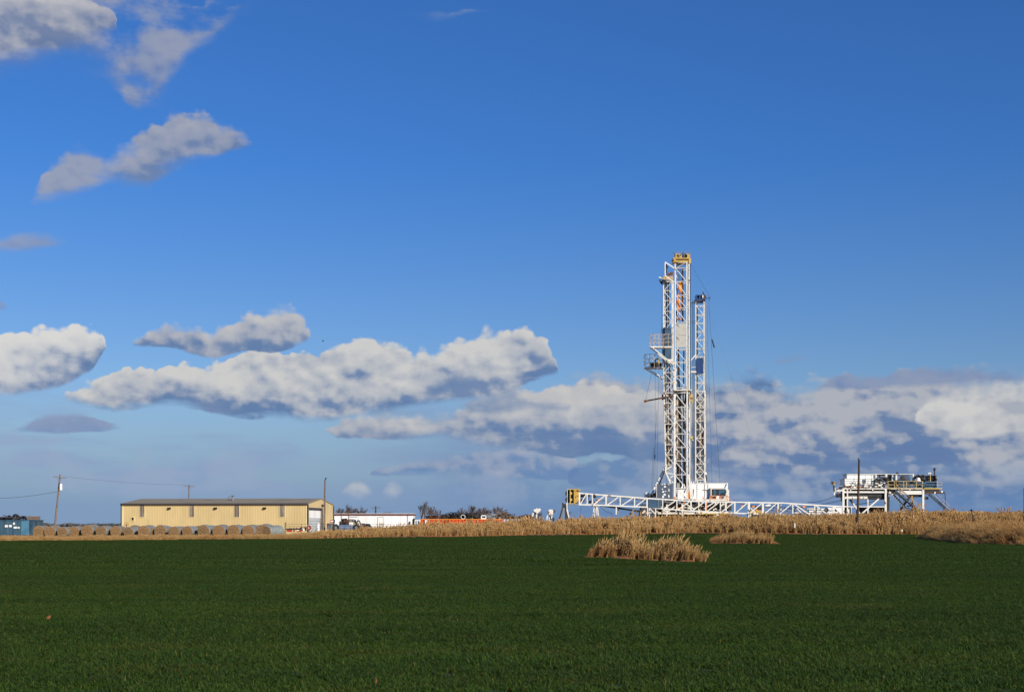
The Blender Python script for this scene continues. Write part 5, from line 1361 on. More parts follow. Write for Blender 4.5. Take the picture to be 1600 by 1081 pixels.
    mb = MB(); mb.bar(P(1040, 737, D), P(1048.6, 757, D), .24); mb.bar(P(1041, 733, D), P(1053.4, 726, D), .2); mb.bar(P(1047, 746, D), P(1053.8, 742.5, D), .16); mb.bar(P(1045.5, 748, D), P(1052.6, 754.5, D), .16); mb.bar(P(1040, 738, D), P(1054, 741, D), .16); mb.bar(P(1053.5, 724, D), P(1054.5, 757, D), .2); mb.bar(P(1040.5, 725, D), P(1040, 738, D), .26)
    mb.build('base_brace', M['white'], root)
    # guy lines
    mb = MB()
    for a, b in (((1018, 583), (1009, 625)), ((1024, 576), (1023.2, 764)), ((1029.5, 576), (1026, 770)), ((1037, 500), (1024, 556)), ((1034.8, 444), (1033.8, 520)), ((1021, 700), (1018, 764)), ((1040.5, 741), (1042, 756)), ((1026.5, 640), (1019.5, 764))): mb.wire(P(*a, D + .2), P(*b, D + .2), .02, sag=0, n=2)
    c = P(1023.3, 716, D + .2); mb.tube(c, c + Vector((0, 0, .7)), .09, n=6)
    mb.build('guy_line', M['cable'], root)
mast_left()

# ---- the right mast
def mast_right():
    D = 258.0; w, d, ang = 1.47, 1.4, R(12); zb, zm, zt = zpx(753, D), zpx(611, D), zpx(471.5, D)
    f0, f1 = foot(1087.0, D, 1.62, 1.5, ang), foot(1087.2, D, w, d, ang)
    root = thing('drilling_mast', (f0[0][0], D, 0), 'right, narrowest white lattice drilling mast with a blue crown and blue panel', 'drilling mast', 'standing white drilling masts')
    ys = [zpx(y, D) for y in (750, 737, 724.5, 711.8, 698.6, 684.7, 671, 657.5, 644.5, 637.6, 624.6)]
    lattice(root, f0, f0, zb, zm, ys + [zm], .16, .11, .10, lambda k, f: ('X' if k in (0, 1, 9, 10) else ('/' if k % 2 else '\\')) if f in (0, 2) else ('\\' if k % 2 else '/'), M['white'])
    ys = [zpx(y, D) for y in (598, 585, 571, 557.5, 544.5, 531, 518, 505, 492, 478)]
    lattice(root, f1, f1, zm, zt, [zm] + ys, .15, .11, .09, lambda k, f: ('/' if k % 2 == 0 else '\\') if f != 2 else '', M['white'])
    mb = MB(); mb.pbox(1087.9, 1099.2, 559.4, 583.6, D - .52, .1); mb.build('wind_wall', M['deep_blue'], root)
    mb = MB(); mb.pbox(1086.6, 1102, 466.5, 471.6, D - .2, 1.8); cr = mb.build('crown_frame', M['deep_blue'], root)
    for px in (1089, 1092.5, 1100):
        mb = MB(); c = P(px, 464, D + .4); mb.tube(c - Vector((0, .16, 0)), c + Vector((0, .16, 0)), .38, n=18); mb.build('sheave', M['deep_blue'] if px < 1098 else M['dark'], cr)
    mb = MB(); mb.pbox(1095, 1100.5, 460.5, 466.4, D + .2, .6); mb.bar(P(1098.5, 455.5, D), P(1098.5, 466, D), .13); mb.bar(P(1098, 456, D), P(1101, 461, D), .1); mb.build('crown_housing', M['dark'], cr)
    mb = MB(); mb.pbox(1097.4, 1099, 461, 465.5, D - .1, .1); mb.build('white_bracket', M['white_clean'], cr)
    mb = MB(); mb.bar(P(1074.5, 475.6, D - .8), P(1110, 464.4, D - .8), .14, .18); bo = mb.build('jib_boom', M['trim_dark'], root)
    mb = MB(); mb.bar(P(1073.6, 475.9, D - .82), P(1077, 474.9, D - .82), .2, .26); mb.build('boom_end', M['white_rusty'], bo)
    mb = MB(); mb.bar(P(1109, 465, D - .8), P(1107.6, 470, D - .8), .1); mb.bar(P(1079, 474.6, D - .8), P(1079.6, 479.5, D - .8), .12); mb.build('boom_hook', M['black'], bo)
    # ties across to the tallest mast
    mb = MB(); mb.bar(P(1079, 563.6, D - 5), P(1086.6, 554.6, D - .2), .16); mb.bar(P(1078, 581.4, D - 5), P(1087, 581.2, D - .2), .3); mb.bar(P(1080, 574, D - 4), P(1086.6, 573.6, D - .2), .1); mb.build('tie_beam', M['white_rusty'], root)
    mb = MB()
    for y in (501.6, 504.6): mb.bar(P(1079, y, D - 5), P(1087, y, D - .2), .06)
    for px, o in ((1083, .0), (1084.6, .3), (1081.8, .1)): mb.tube(P(px, 470, D + o - .5), P(px + 1.2, 752, D + o - .5), .035, n=4)
    mb.build('drill_line', M['cable'], root)
    for dx in (1089.3, 1091.2, 1097): mb = MB(); mb.tube(P(dx, 480 if dx < 1090 else 614, D + .9), P(dx, 752, D + .9), .10, n=6); mb.build('dark_core_bar', M['dark'], root)  # dark bars added inside to give the mast its shadowed sides
    mb = MB(); mb.tube(P(1093.5, 625, D + .4), P(1094, 752, D + .4), .16, n=8); mb.build('standpipe', MATS['stained_cream_pipe'], root)
    mb = MB(); mb.path([P(1099.5, 616, D + .8), P(1101.6, 645, D + .8), P(1098, 690, D + .8), P(1100.8, 720, D + .8), P(1099.8, 744, D + .8)], .12)
    mb.build('hoses', M['rust'], root)
    mb = MB(); mb.pbox(1100.5, 1104.2, 737.6, 741.5, D - .1, .5); mb.build('work_light', M['white_clean'], root); mb = MB(); mb.path([P(1102.5, 741, D), P(1104, 747, D), P(1103.2, 756, D)], .12); mb.build('light_cable', M['dark'], root)
    ladder(root, 1102.4, 472, 745, D + .5, w=.3)
    mb = MB(); mb.bar(P(1087, 743, D), P(1082.8, 757, D), .22); mb.bar(P(1087.2, 746, D), P(1091.4, 757, D), .18); mb.bar(P(1101, 744, D), P(1102.6, 757, D), .26); mb.bar(P(1100, 744, D), P(1092, 757, D), .16); mb.bar(P(1087, 750, D), P(1102, 749.4, D), .18); mb.build('base_brace', M['white'], root)
mast_right()
def guys():
    D = 256
    for a, b, r, lab in (((1079, 411), (1109.5, 464.5), .02, 'short cable from the yellow crown down to the tip of the jib boom'), ((1104.5, 478), (1112.6, 755), .02, 'left one of the two steep cables right of the masts'), ((1107.4, 470), (1125.2, 756), .024, 'right one of the two steep cables right of the masts'), ((1107, 480), (1203, 772), .010, 'faint long guy line slanting down to the lying mast')):
        mb = MB(); mb.wire(P(*a, D), P(*b, D + (0 if r > .015 else -6)), r, sag=.12, n=8); solo('guy_cable', mb, M['cable'], lab, 'cable')
    mb = MB(); mb.tube(P(1112.8, 531, D - .5), P(1116.2, 543.2, D - .5), .14, n=8); mb.tube(P(1112, 527.5, D - .5), P(1112.8, 531, D - .5), .03, n=5); solo('counterweight', mb, M['black'], 'black cylindrical weight hanging on a cable right of the right mast', 'weight')
guys()

# ---- the rig floor with its white houses
def rig_floor():
    D = 247.0; root = thing('rig_substructure', P(1080, 836, D), 'white rig floor under the standing masts with mesh wall, braces and dark machinery below', 'rig floor')
    q = lambda x, y, o=0: P(x, y, D + o)
    mb = MB(); mb.pbox(1010, 1136, 779.6, 782, D - 1, 11); mb.build('floor_deck', M['white_rusty'], root)
    mb = MB(); mb.pbox(1010, 1136, 800, 803, D - .6, .5); mb.pbox(1010, 1136, 800, 803, D + 8, .5); mb.build('base_beam', M['white_rusty'], root)
    for px in (1024, 1042, 1066, 1092, 1118, 1134):
        for o in (-.5, 8):
            mb = MB(); mb.bar(q(px, 782, o), Vector((q(px, 0, o).x, D + o, .05)), .28); mb.build('leg', M['white_rusty'], root)
    mb = MB()
    for a, b in (((1024, 783), (1042, 800)), ((1042, 800), (1066, 783)), ((1066, 783), (1092, 800)), ((1092, 800), (1118, 783)), ((1013, 800), (1024, 783))): mb.bar(q(*a, -.5), q(*b, -.5), .2); mb.bar(q(*a, 8), q(*b, 8), .2)
    mb.build('brace', M['white'], root)
    rn = random.Random(77); 
    for nm, mt, n, s0, s1 in (('machinery', M['dark'], 130, .25, .8), ('pump_parts', M['white_rusty'], 120, .08, .32), ('valves', M['orange_rail'], 22, .07, .18), ('pump_casing', M['steel_blue'], 14, .2, .45), ('yellow_skid', M['rail_yellow'], 16, .1, .25)):
        mb = MB()
        for k in range(n):
            px = rn.uniform(1018, 1136); py = rn.uniform(785, 803) if nm != 'yellow_skid' else rn.uniform(800, 804); o = rn.uniform(3, 8) if nm in ('machinery',) else rn.uniform(.2, 4)
            c = q(px, py, o); s = rn.uniform(s0, s1)
            if rn.random() < .45: mb.tube(c - Vector((s, 0, 0)), c + Vector((s * rn.uniform(.3, 1), rn.uniform(-.2, .2), rn.uniform(-.2, .6) * s)), s * .35, n=8)
            else: mb.box(c.x - s, c.x + s, c.y - s, c.y + s, c.z - s * .6, c.z + s * .6)
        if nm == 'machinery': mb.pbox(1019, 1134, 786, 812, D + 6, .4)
        mb.build(nm, mt, root)
    # slate mesh wall with torn white patches
    mb = MB(); mb.pbox(1026.4, 1051.2, 755.4, 779.5, D - 2.6, .10); wl = mb.build('mesh_wall', M['dark_mesh'], root)
    rn = random.Random(6)
    for px, py, sx, sy in ((1034.6, 756.6, 1.2, 1), (1038.4, 756, 1.9, .9), (1045, 756.6, 1.2, .8), (1039, 760, 2.0, 1.8), (1035, 763.9, 1.1, 1), (1036.3, 768, 1.8, 1.9), (1040, 767, 1.1, 1.1), (1045.2, 765.6, 1.0, 2.6), (1038.6, 772.4, 2.2, 1.6), (1036, 776, 1.7, 2.4), (1045, 775, 1.2, 2.8)):
        mb = MB(); c = q(px, py, -2.65); n = 9; pts_ = []
        for k in range(n): a = 2 * math.pi * k / n; r = rn.uniform(.7, 1.15); pts_.append((c.x + math.cos(a) * sx * .111 * r, c.z + math.sin(a) * sy * .111 * r))
        mb.prism(pts_, D - 2.66, D - 2.61); mb.build('torn_patch', M['white_clean'], wl)
    mb = MB(); mb.pbox(1025.6, 1026.3, 754.6, 779.5, D - 2.65, .2); mb.build('wall_post', M['white'], wl)
    # handrail and small gear on the left end
    mb = MB()
    for px in (1012, 1017, 1022, 1028, 1034, 1046, 1053): mb.bar(q(px, 779.5, -.3), q(px, 773.5, -.3), .09)
    mb.bar(q(1010, 773.8, -.3), q(1054, 774, -.3), .07); mb.bar(q(1010, 776.6, -.3), q(1054, 776.8, -.3), .06); mb.build('handrail', M['orange_rail'], root)
    mb = MB(); mb.tube(q(1010.6, 779.5, 1), q(1010.6, 770.6, 1), .42, n=16); mb.tube(q(1010.6, 770.6, 1), q(1010.6, 768.8, 1), .42, .2, n=16); mb.build('mud_tank', M['white_clean'], root)
    mb = MB()
    for k in range(34):
        c = q(rn.uniform(1012, 1031), rn.uniform(771, 779), rn.uniform(0, 1.5)); s = rn.uniform(.08, .24); mb.box(c.x - s, c.x + s, c.y - s, c.y + s, c.z - s, c.z + s)
    mb.build('winch_gear', M['dark'], root)
    mb = MB()
    for k in range(12): c = q(rn.uniform(1013, 1031), rn.uniform(772, 779), -.4); s = rn.uniform(.1, .22); mb.box(c.x - s, c.x + s, c.y - s, c.y + s, c.z - s, c.z + s)
    mb.build('valve_bodies', M['white'], root)
    # slanted black beam and stairs under the left end
    mb = MB(); mb.bar(q(935, 788.5, -8), q(1004, 799.5, -2), .30, .5); mb.build('ramp_beam', M['black'], root)
    mb = MB(); mb.prism([(q(995, 0, -3).x, 0), (q(1004, 0, -3).x, zpx(788, D)), (q(1024, 0, -3).x, zpx(788, D)), (q(1024, 0, -3).x, 0)], D - 2.6, D + 1); mb.build('skirt_plate', M['trim_dark'], root)
    for a, b in (((982, 806), (995, 790)), ((1000, 806), (1008, 797)), ((1006, 808), (1012, 801))):
        mb = MB(); mb.bar(q(*a, -4), q(*b, -4), .26); mb.build('stair_stringer', M['white_rusty'] if a[0] > 990 else M['grey'], root)
    # machinery house
    h = MB(); h.pbox(1058, 1137.0, 755.0, 779.5, D + 3.4, 4.5); hs = h.build('machinery_house', M['white_clean'], root)
    mb = MB(); mb.pbox(1057.5, 1137.6, 754.2, 754.95, D + 3.3, 4.7); mb.build('house_roof', M['white'], hs)
    for px in (1089, 1101, 1106): mb = MB(); mb.pbox(px, px + .5, 756, 779, D + 3.32, .06); mb.build('seam', M['grey'], hs)
    mb = MB(); mb.pbox(1098, 1109, 765, 765.6, D + 3.3, .08); mb.pbox(1082.6, 1084.2, 764, 776, D + 3.2, .15); mb.build('dark_slot', M['dark'], hs)
    # driller's cabin in front of it
    cbn = MB(); cbn.pbox(1110.6, 1134.6, 762.6, 779.5, D + 2.6, .8); cb_ = cbn.build('driller_cabin', M['white_clean'], root)
    mb = MB(); mb.pbox(1112.4, 1134.0, 763.8, 774.2, D + 2.52, .07); wn = mb.build('window', M['black'], cb_)
    for x0, x1 in ((1114.6, 1119.2), (1123, 1132.4)): mb = MB(); mb.pbox(x0, x1, 765.2, 773.4, D + 2.48, .03); mb.build('pane', M['glass'], cb_)
    mb = MB(); mb.pbox(1110.2, 1135.2, 762.0, 762.55, D + 2.5, .9); mb.build('cabin_roof', M['white'], cb_)
    mb = MB(); mb.pbox(1135.4, 1139.2, 765, 783, D + 1.2, .4); mb.bar(q(1136.5, 783, 1.1), q(1136.5, 755, 3.2), .15); mb.build('corner_post', M['white'], root)
    mb = MB()
    for px in (1109, 1112, 1119, 1126, 1133, 1136): mb.bar(q(px, 784, .6), q(px, 774, .6), .10)
    mb.bar(q(1108.6, 774.2, .6), q(1136.6, 774.6, .6), .10); mb.bar(q(1108.6, 778.6, .6), q(1136.6, 779, .6), .08); mb.bar(q(1136.6, 774.6, .6), q(1145.6, 784.5, .6), .10); mb.bar(q(1135.6, 778.6, .6), q(1141.5, 785, .6), .09)
    mb.build('handrail', M['orange_rail'], root)
    mb = MB(); mb.pbox(1113, 1118.5, 775, 781, D + .9, .25); mb.pbox(1106.4, 1109.4, 770.5, 780.5, D + .8, .4); mb.build('control_panel', M['dark'], root)
    mb = MB(); mb.bar(q(1104.6, 780, .5), q(1107.4, 771, .5), .3); mb.build('blue_bottle', M['deep_blue'], root)
    mb = MB()
    for x, y in ((1098, 776), (1109.5, 777), (1111, 774), (1097.6, 779)): mb.pbox(x, x + 1.7, y, 780.6, D + .7, .3)
    mb.build('orange_post', M['orange'], root)
    # orange and rusty uprights in front of the deck
    for px, y0, y1, mt in ((1068.6, 780, 805, M['orange_rail']), (1104.4, 783, 799, M['orange_rail']), (1095.6, 788, 797, M['rail_yellow']), (1034.6, 790, 808, M['rust'])):
        mb = MB(); mb.bar(q(px, y0, -1.6), q(px - .8, y1, -1.6), .18); mb.build('pipe_post', mt, root)
    mb = MB(); mb.pbox(1090, 1142, 801.6, 803.0, D - 1.2, .4); mb.build('yellow_kick_rail', M['rail_yellow'], root)
M['dark_mesh'] = mat('slate_mesh', (.075, .10, .145), (.05, .07, .11), rough=.6, scale=2)
rig_floor()

# ---- the long mast lying on its side
def lying_mast():
    D = 236.0; dep = 2.5
    TOP = [(903.5, 770.0), (927, 772), (1008, 778), (1078, 782.6), (1167, 784.6), (1224, 785.5), (1245, 787), (1302, 790.4), (1322, 791.2)]
    BOT = [(905, 788.0), (927, 788.5), (1010, 792), (1037, 795), (1078, 798), (1130, 800.5), (1165, 802), (1224, 804), (1274, 808), (1322, 811)]
    root = thing('lying_mast', (P(910, 0, D).x, D, 0), 'long white lattice mast lying flat across the yard, yellow block at its left end', 'drilling mast')
    def tp(x, o=0): return P(x, interp(x, TOP), D + o)
    def bt(x, o=0): return P(x, interp(x, BOT), D + o)
    for fn, nm in ((tp, 'chord'), (bt, 'chord')):
        for o in (0, dep):
            mb = MB(); ks = [904, 927, 1008, 1078, 1167, 1224, 1245, 1302, 1321]
            for a, b in zip(ks, ks[1:]): mb.bar(fn(a, o), fn(b, o), .22, .22)
            mb.build(nm, M['white'], root)
    posts = [905.5, 917.5, 925.6, 947, 969, 991.5, 1011, 1035.4, 1057.5, 1079.6, 1102.6, 1125.6, 1148, 1169.6, 1192.6, 1215.6, 1238.6, 1273, 1302]
    for k, x in enumerate(posts):
        mb = MB()
        for o in (0, dep): mb.bar(tp(x, o), bt(x, o), .24 if k % 3 == 0 else .18, .2)
        mb.bar(tp(x), tp(x, dep), .14); mb.bar(bt(x), bt(x, dep), .14)
        mb.build('cross_frame', M['white'], root)
    mb = MB()
    for k, (a, b) in enumerate(zip(posts, posts[1:])):
        if b - a < 9: continue
        for o in (0, dep):
            if b <= 1239: mb.bar(bt(a + 1.2, o), tp(b - 1.2, o), .17)
            else: mb.bar(tp(a + 1.2, o), bt(b - 2, o), .19)
        mb.bar(tp(a), tp(b, dep), .09); mb.bar(bt(a), bt(b, dep), .09)
    mb.bar(tp(1303), bt(1320), .19); mb.build('diagonals', M['white'], root)
    mb = MB(); mb.pbox(1168.4, 1172, 784, 803, D - .12, .1); mb.pbox(1190.6, 1193.6, 784.5, 804, D - .12, .1); mb.build('splice_plate', M['white'], root)
    mb = MB(); mb.path([tp(907, 1.2), tp(1060, 1.2) - Vector((0, 0, .5))], .1); mb.path([tp(930, .5) - Vector((0, 0, .9)), bt(1000, .5) + Vector((0, 0, .6))], .06)
    mb.path([tp(1170, 1) - Vector((0, 0, .7)), tp(1300, 1) - Vector((0, 0, .8))], .08); mb.path([bt(1170, 1) + Vector((0, 0, .7)), bt(1300, 1) + Vector((0, 0, .9))], .06)
    for k in range(26): x = 935 + k * 3.0; mb.bar(P(x, interp(x, BOT) - 6, D + 1.6), P(x, interp(x, BOT) - 3.4, D + 1.6), .05)
    mb.build('inner_pipes', M['grey'], root)
    rn = random.Random(9); mb = MB()
    for k in range(60):
        x = rn.choice((rn.uniform(907, 930), rn.uniform(1035, 1140), rn.uniform(1195, 1320))); u = rn.uniform(.1, .9); c = tp(x, rn.uniform(.4, 2)).lerp(bt(x, 1), u); s = rn.uniform(.06, .26); mb.box(c.x - s, c.x + s, c.y - s, c.y + s, c.z - s, c.z + s)
    mb.build('dark_fittings', M['dark'], root)
    mb = MB()
    for k in range(70):
        x = rn.uniform(1245, 1318); c = bt(x, .1); mb.bar(c, c + Vector((rn.uniform(-.1, .1), 0, rn.uniform(.15, .75))), .05)
    mb.build('wire_mesh', M['grey'], root)
    mb = MB()
    for x in (932, 935, 1051, 1056, 1060, 1160, 1177, 1182, 1256): c = tp(x, .3).lerp(bt(x, .3), rn.uniform(.2, .9)); s = rn.uniform(.12, .26); mb.box(c.x - s, c.x + s, c.y - s, c.y + s, c.z - s * .7, c.z + s * .7)
    mb.build('orange_fittings', M['orange'], root)
    mb = MB(); mb.pbox(1196, 1204, 787.5, 790.5, D + 1.5, .6); mb.pbox(1219.8, 1221, 788, 797, D + 1, .3); mb.build('white_fittings', M['white_clean'], root)
    # red marker
    mb = MB(); c = P(933.6, 781, D - .1); mb.box(c.x - .12, c.x + .12, c.y, c.y + .1, c.z - .1, c.z + .1); mb.build('red_lamp', M['red'], root)
    # blue panel
    mb = MB(); mb.pbox(1013.4, 1033, 780.4, 793.2, D - .2, 1.6); bp = mb.build('blue_panel', M['steel_blue'], root)
    mb = MB(); mb.pbox(1028.2, 1029.2, 780.6, 793, D - .24, .04); mb.build('panel_seam', M['grey'], bp)
    # yellow crown block at the left end
    mb = MB(); mb.pbox(896.3, 906.6, 763.6, 766.6, D - .6, 3.4); cr = mb.build('crown_frame', M['yellow'], root)
    mb = MB(); mb.pbox(896.6, 901.6, 766.61, 787.4, D - .5, 3.2); mb.pbox(901.61, 904.4, 766.61, 782, D - .3, 2.6); mb.build('crown_housing', M['yellow'], cr)
    mb = MB(); mb.pbox(886.6, 896.2, 763.6, 764.6, D - .5, 3.2); mb.pbox(890.4, 891.6, 764.61, 786.2, D - .4, .15); mb.pbox(888.6, 896.2, 786.3, 787.2, D - .5, 3.2); mb.build('sheave_guard', M['rail_yellow'], cr)
    mb = MB(); mb.bar(P(886.4, 763.6, D - .4), P(886.4, 793, D - .4), .09); mb.bar(P(886.4, 763.6, D + 2.4), P(886.4, 790, D + 2.4), .07); mb.build('guard_pipe', M['white_rusty'], cr)
    for y in (770.4, 780.4):
        for x in (888.8, 893.6):
            mb = MB(); c = P(x, y, D); mb.tube(c, c + Vector((0, .35, 0)), .54, n=20); mb.tube(c + Vector((0, 1.2, 0)), c + Vector((0, 1.5, 0)), .54, n=20); mb.build('sheave', M['black'], cr)
        mb = MB(); c = P(892.2, y, D - .15); mb.tube(c, c + Vector((0, .14, 0)), .24, n=12); mb.build('sheave_hub', M['rail_yellow'], cr)
    for x, y in ((899.4, 776), (900, 785)):
        mb = MB(); mb.pbox(x - .5, x + (.6 if y < 780 else 3), y, y + 1.2, D - .56, .05); mb.build('rust_slot', M['dark'], cr)
    mb = MB(); mb.wire(P(907.6, 788, D), Vector((P(907.6, 0, D).x, D, 1.0)), .025, n=2); mb.wire(P(937, 790, D), P(956, 801, D), .04, sag=.3); mb.wire(P(956, 801, D), P(957, 818, D), .04); mb.build('loose_cable', M['cable'], root)
    # hanging stub legs
    for x in (963, 966.6):
        mb = MB(); mb.bar(P(x, 792, D + (x - 963) * .3), P(x - .2, 803.6, D + (x - 963) * .3), .20); mb.build('jack_leg', M['white_rusty'] if x < 965 else M['grey'], root)
lying_mast()
def stand(px, D, ptop, lab, mt, spread=7, w=.15, head=None):
    t_ = thing('pipe_stand', P(px, 836, D), lab, 'stand', 'stands under the lying mast')
    zt = zpx(ptop, D); x = P(px, 0, D).x; s = spread * mpp(D) / 1.0
    for sx, sy in ((-1, -.5), (-.35, 1.2), (.35, -.8), (1, 1)):
        mb = MB(); mb.bar((x + sx * .25 * s / .7, D + sy * .2, zt), (x + sx * s * 1.35, D + sy * .9, .05), w); mb.build('leg', mt, t_)
    mb = MB(); mb.box(x - .55, x + .55, D - .5, D + .6, zt - .15, zt + .12); mb.bar((x - s, D, zt * .45), (x + s, D, zt * .45), w * .8); mb.build('head_plate', mt, t_)
    return t_
stand(931, 236, 788.8, 'white splayed stand under the left end of the lying mast', M['white_rusty'], 6.5)
def post_stand(px, D, y0, lab):
    t_ = thing('pipe_stand', P(px, 836, D), lab, 'stand', 'stands under the lying mast')
    for dx in (0, 2.8): mb = MB(); mb.bar(P(px + dx, y0, D + dx * .2), Vector((P(px + dx, 0, D).x, D + dx * .2, .05)), .19); mb.build('leg', M['white_rusty'], t_)
    mb = MB(); mb.bar(P(px - 1, 801, D), P(px + 6, 800.5, D), .16); mb.bar(P(px + 3, 793.5, D), P(px + 12, 803, D), .16); mb.build('brace', M['white_rusty'], t_)
post_stand(1012, 235.4, 793.5, 'white two-legged stand under the blue panel of the lying mast')
post_stand(1170, 235.4, 803.5, 'stand under the splice of the lying mast, right of the cabin')
post_stand(1242, 235.4, 806, 'stand under the lying mast where its diagonals change direction')
post_stand(1296, 235.4, 809.5, 'stand under the right end of the lying mast beside the raised platform')

# ---- stands and pump heads at the left
def pump_head(px, D, top, lab, bend):
    t_ = thing('pump_head_stand', P(px, 836, D), lab, 'stand', 'white upright heads left of the lying mast')
    q = lambda x, y, o=0: P(x, y, D + o)
    mb = MB()
    if bend:
        mb.bar(q(834.6, 796, 0), q(831.4, 809, 0), .22); mb.bar(q(835.8, 796, .5), q(835.4, 812, .5), .28); mb.bar(q(831.4, 809, 0), Vector((q(833.6, 0, 0).x, D, 0)), .2); mb.bar(q(838.4, 800, .2), Vector((q(838.4, 0).x, D + .2, 0)), .24)
    else:
        mb.bar(q(858, 796, 0), q(854.4, 811, 0), .2); mb.bar(q(859, 796, .2), Vector((q(858.6, 0).x, D + .2, 0)), .26); mb.bar(q(862, 796, .4), Vector((q(861.6, 0).x, D + .4, 0)), .22); mb.bar(q(854.4, 811), Vector((q(853, 0).x, D, 0)), .2)
    mb.build('frame', M['white_rusty'], t_)
    mb = MB()
    if bend:
        mb.prism([(q(834, 0).x, zpx(799, D)), (q(833.6, 0).x, zpx(795.4, D)), (q(837, 0).x, zpx(795.2, D)), (q(838.4, 0).x, zpx(793.4, D)), (q(840.6, 0).x, zpx(795, D)), (q(843.6, 0).x, zpx(793.6, D)), (q(845.2, 0).x, zpx(796, D)), (q(842.4, 0).x, zpx(800, D)), (q(839.6, 0).x, zpx(802, D)), (q(838, 0).x, zpx(801, D)), (q(836, 0).x, zpx(799.5, D))], D - .3, D + .5)
    else:
        mb.prism([(q(857, 0).x, zpx(803, D)), (q(857.2, 0).x, zpx(795.8, D)), (q(862.6, 0).x, zpx(795.6, D)), (q(864.6, 0).x, zpx(797, D)), (q(864.2, 0).x, zpx(802, D)), (q(862, 0).x, zpx(806, D))], D - .3, D + .5)
    mb.build('head', M['white_rusty'], t_)
    mb = MB()
    if bend: mb.pbox(838.8, 841.4, 809.4, 813, D - .1, .5); mb.bar(q(836.8, 797), q(836.6, 808), .1)
    else: mb.prism([(q(864.3, 0).x, zpx(796, D)), (q(867.4, 0).x, zpx(797, D)), (q(866.8, 0).x, zpx(801.4, D)), (q(864.3, 0).x, zpx(800, D))], D - .2, D + .4); mb.pbox(863.5, 866.4, 808.4, 815, D, .5); mb.bar(q(860.4, 798), q(860.4, 812), .12)
    mb.build('fittings', M['dark'], t_)
pump_head(838, 228, 793, 'white upright steel head bent to the right, beside the grey container', True)
pump_head(861, 228, 795, 'white upright steel head with a black snout, right of the bent one', False)
def tripod():
    D = 229; t_ = thing('tripod_stand', P(883, 836, D), 'dark and white tripod stand just left of the yellow crown block', 'stand')
    q = lambda x, y, o=0: P(x, y, D + o)
    for a, b, mt, w in (((880, 790), (873.4, 813), M['dark'], .22), ((881, 790), (879.5, 814), M['grey'], .3), ((883.6, 790), (884.4, 814), M['dark'], .28), ((884.5, 790), (891, 815), M['white_rusty'], .24), ((883, 792), (888, 812), M['dark'], .2)):
        e = q(*b); e = q(a[0], a[1]) + (e - q(a[0], a[1])) * 1.55; mb = MB(); mb.bar(q(*a, 0), e, w); mb.build('leg', mt, t_)
    mb = MB(); mb.prism([(q(879.4, 0).x, zpx(792, D)), (q(877.8, 0).x, zpx(786.4, D)), (q(879.4, 0).x, zpx(784.8, D)), (q(881.6, 0).x, zpx(787.6, D)), (q(883, 0).x, zpx(785.8, D)), (q(885, 0).x, zpx(788, D)), (q(884, 0).x, zpx(792, D))], D - .3, D + .3); mb.build('saddle', M['dark'], t_)
    mb = MB(); mb.bar(q(884.4, 789), q(886.6, 785.5), .25); mb.bar(q(881.8, 786.2), q(882, 789), .14); mb.build('saddle_tip', M['white_rusty'], t_)
tripod()
def small_pole():
    D = 300; t_ = thing('marker_post', P(890.5, 830, D), 'thin dark post with a short arm right of the tripod stand', 'post')
    mb = MB(); mb.bar(Vector((P(891, 0, D).x, D, 0)), P(890, 800, D), .2); mb.build('post', M['wood_dark'], t_); mb = MB(); mb.bar(P(889.6, 800.4, D), P(894, 800.2, D), .12); mb.build('arm', M['wood_dark'], t_)
small_pole()

# ---- white tank trailer behind the lying mast
def tank_trailer():
    D = 262; t_ = thing('tank_trailer', P(1300, 836, D), 'white tank trailer partly seen behind the right end of the lying mast', 'trailer')
    q = lambda x, y, o=0: P(x, y, D + o)
    mb = MB(); mb.tube(q(1293, 800.5, 1), q(1320, 800.5, 1), .95, n=20); mb.pbox(1292, 1326, 793.4, 808, D, 2.2); mb.build('tank_body', M['trailer_white'], t_)
    mb = MB(); mb.pbox(1261, 1292, 794, 796, D, 1.6); mb.pbox(1264, 1272, 797, 803, D + .2, 1); mb.pbox(1276, 1285, 796, 804, D, 1.4); mb.build('front_frame', M['white_clean'], t_)
    for px in (1268, 1300): mb = MB(); c = q(px, 829, .2); mb.torus(c, (0, 1, 0), .35, .16, n=20); mb.build('wheel', M['rubber'], t_)
    mb = MB(); mb.torus(q(1291.5, 796.5, -.1), (0, 1, 0), .3, .1); mb.bar(q(1275, 793), q(1275, 803), .25); mb.pbox(1262, 1300, 808.1, 810, D + .3, 1.4); mb.build('chassis', M['dark'], t_)
tank_trailer()
def yellow_pump():
    D = 262; t_ = thing('pump_unit', P(1180, 836, D), 'small yellow machine seen through the lying mast right of the cabin', 'pump')
    q = lambda x, y, o=0: P(x, y, D + o)
    mb = MB(); mb.pbox(1172, 1192, 798, 802, D, 1.5); mb.pbox(1174, 1179, 795, 798, D + .2, 1); mb.pbox(1182, 1187, 796, 798, D + .2, 1); mb.build('body', M['yellow'], t_)
    mb = MB(); mb.pbox(1170, 1196, 802.1, 806, D - .1, 1.8); mb.tube(q(1180, 794, .5), q(1190, 794.5, .5), .2, n=8); mb.pbox(1171, 1195, 806.1, 831, D, 1.5); mb.build('skid_base', M['dark'], t_)
yellow_pump()

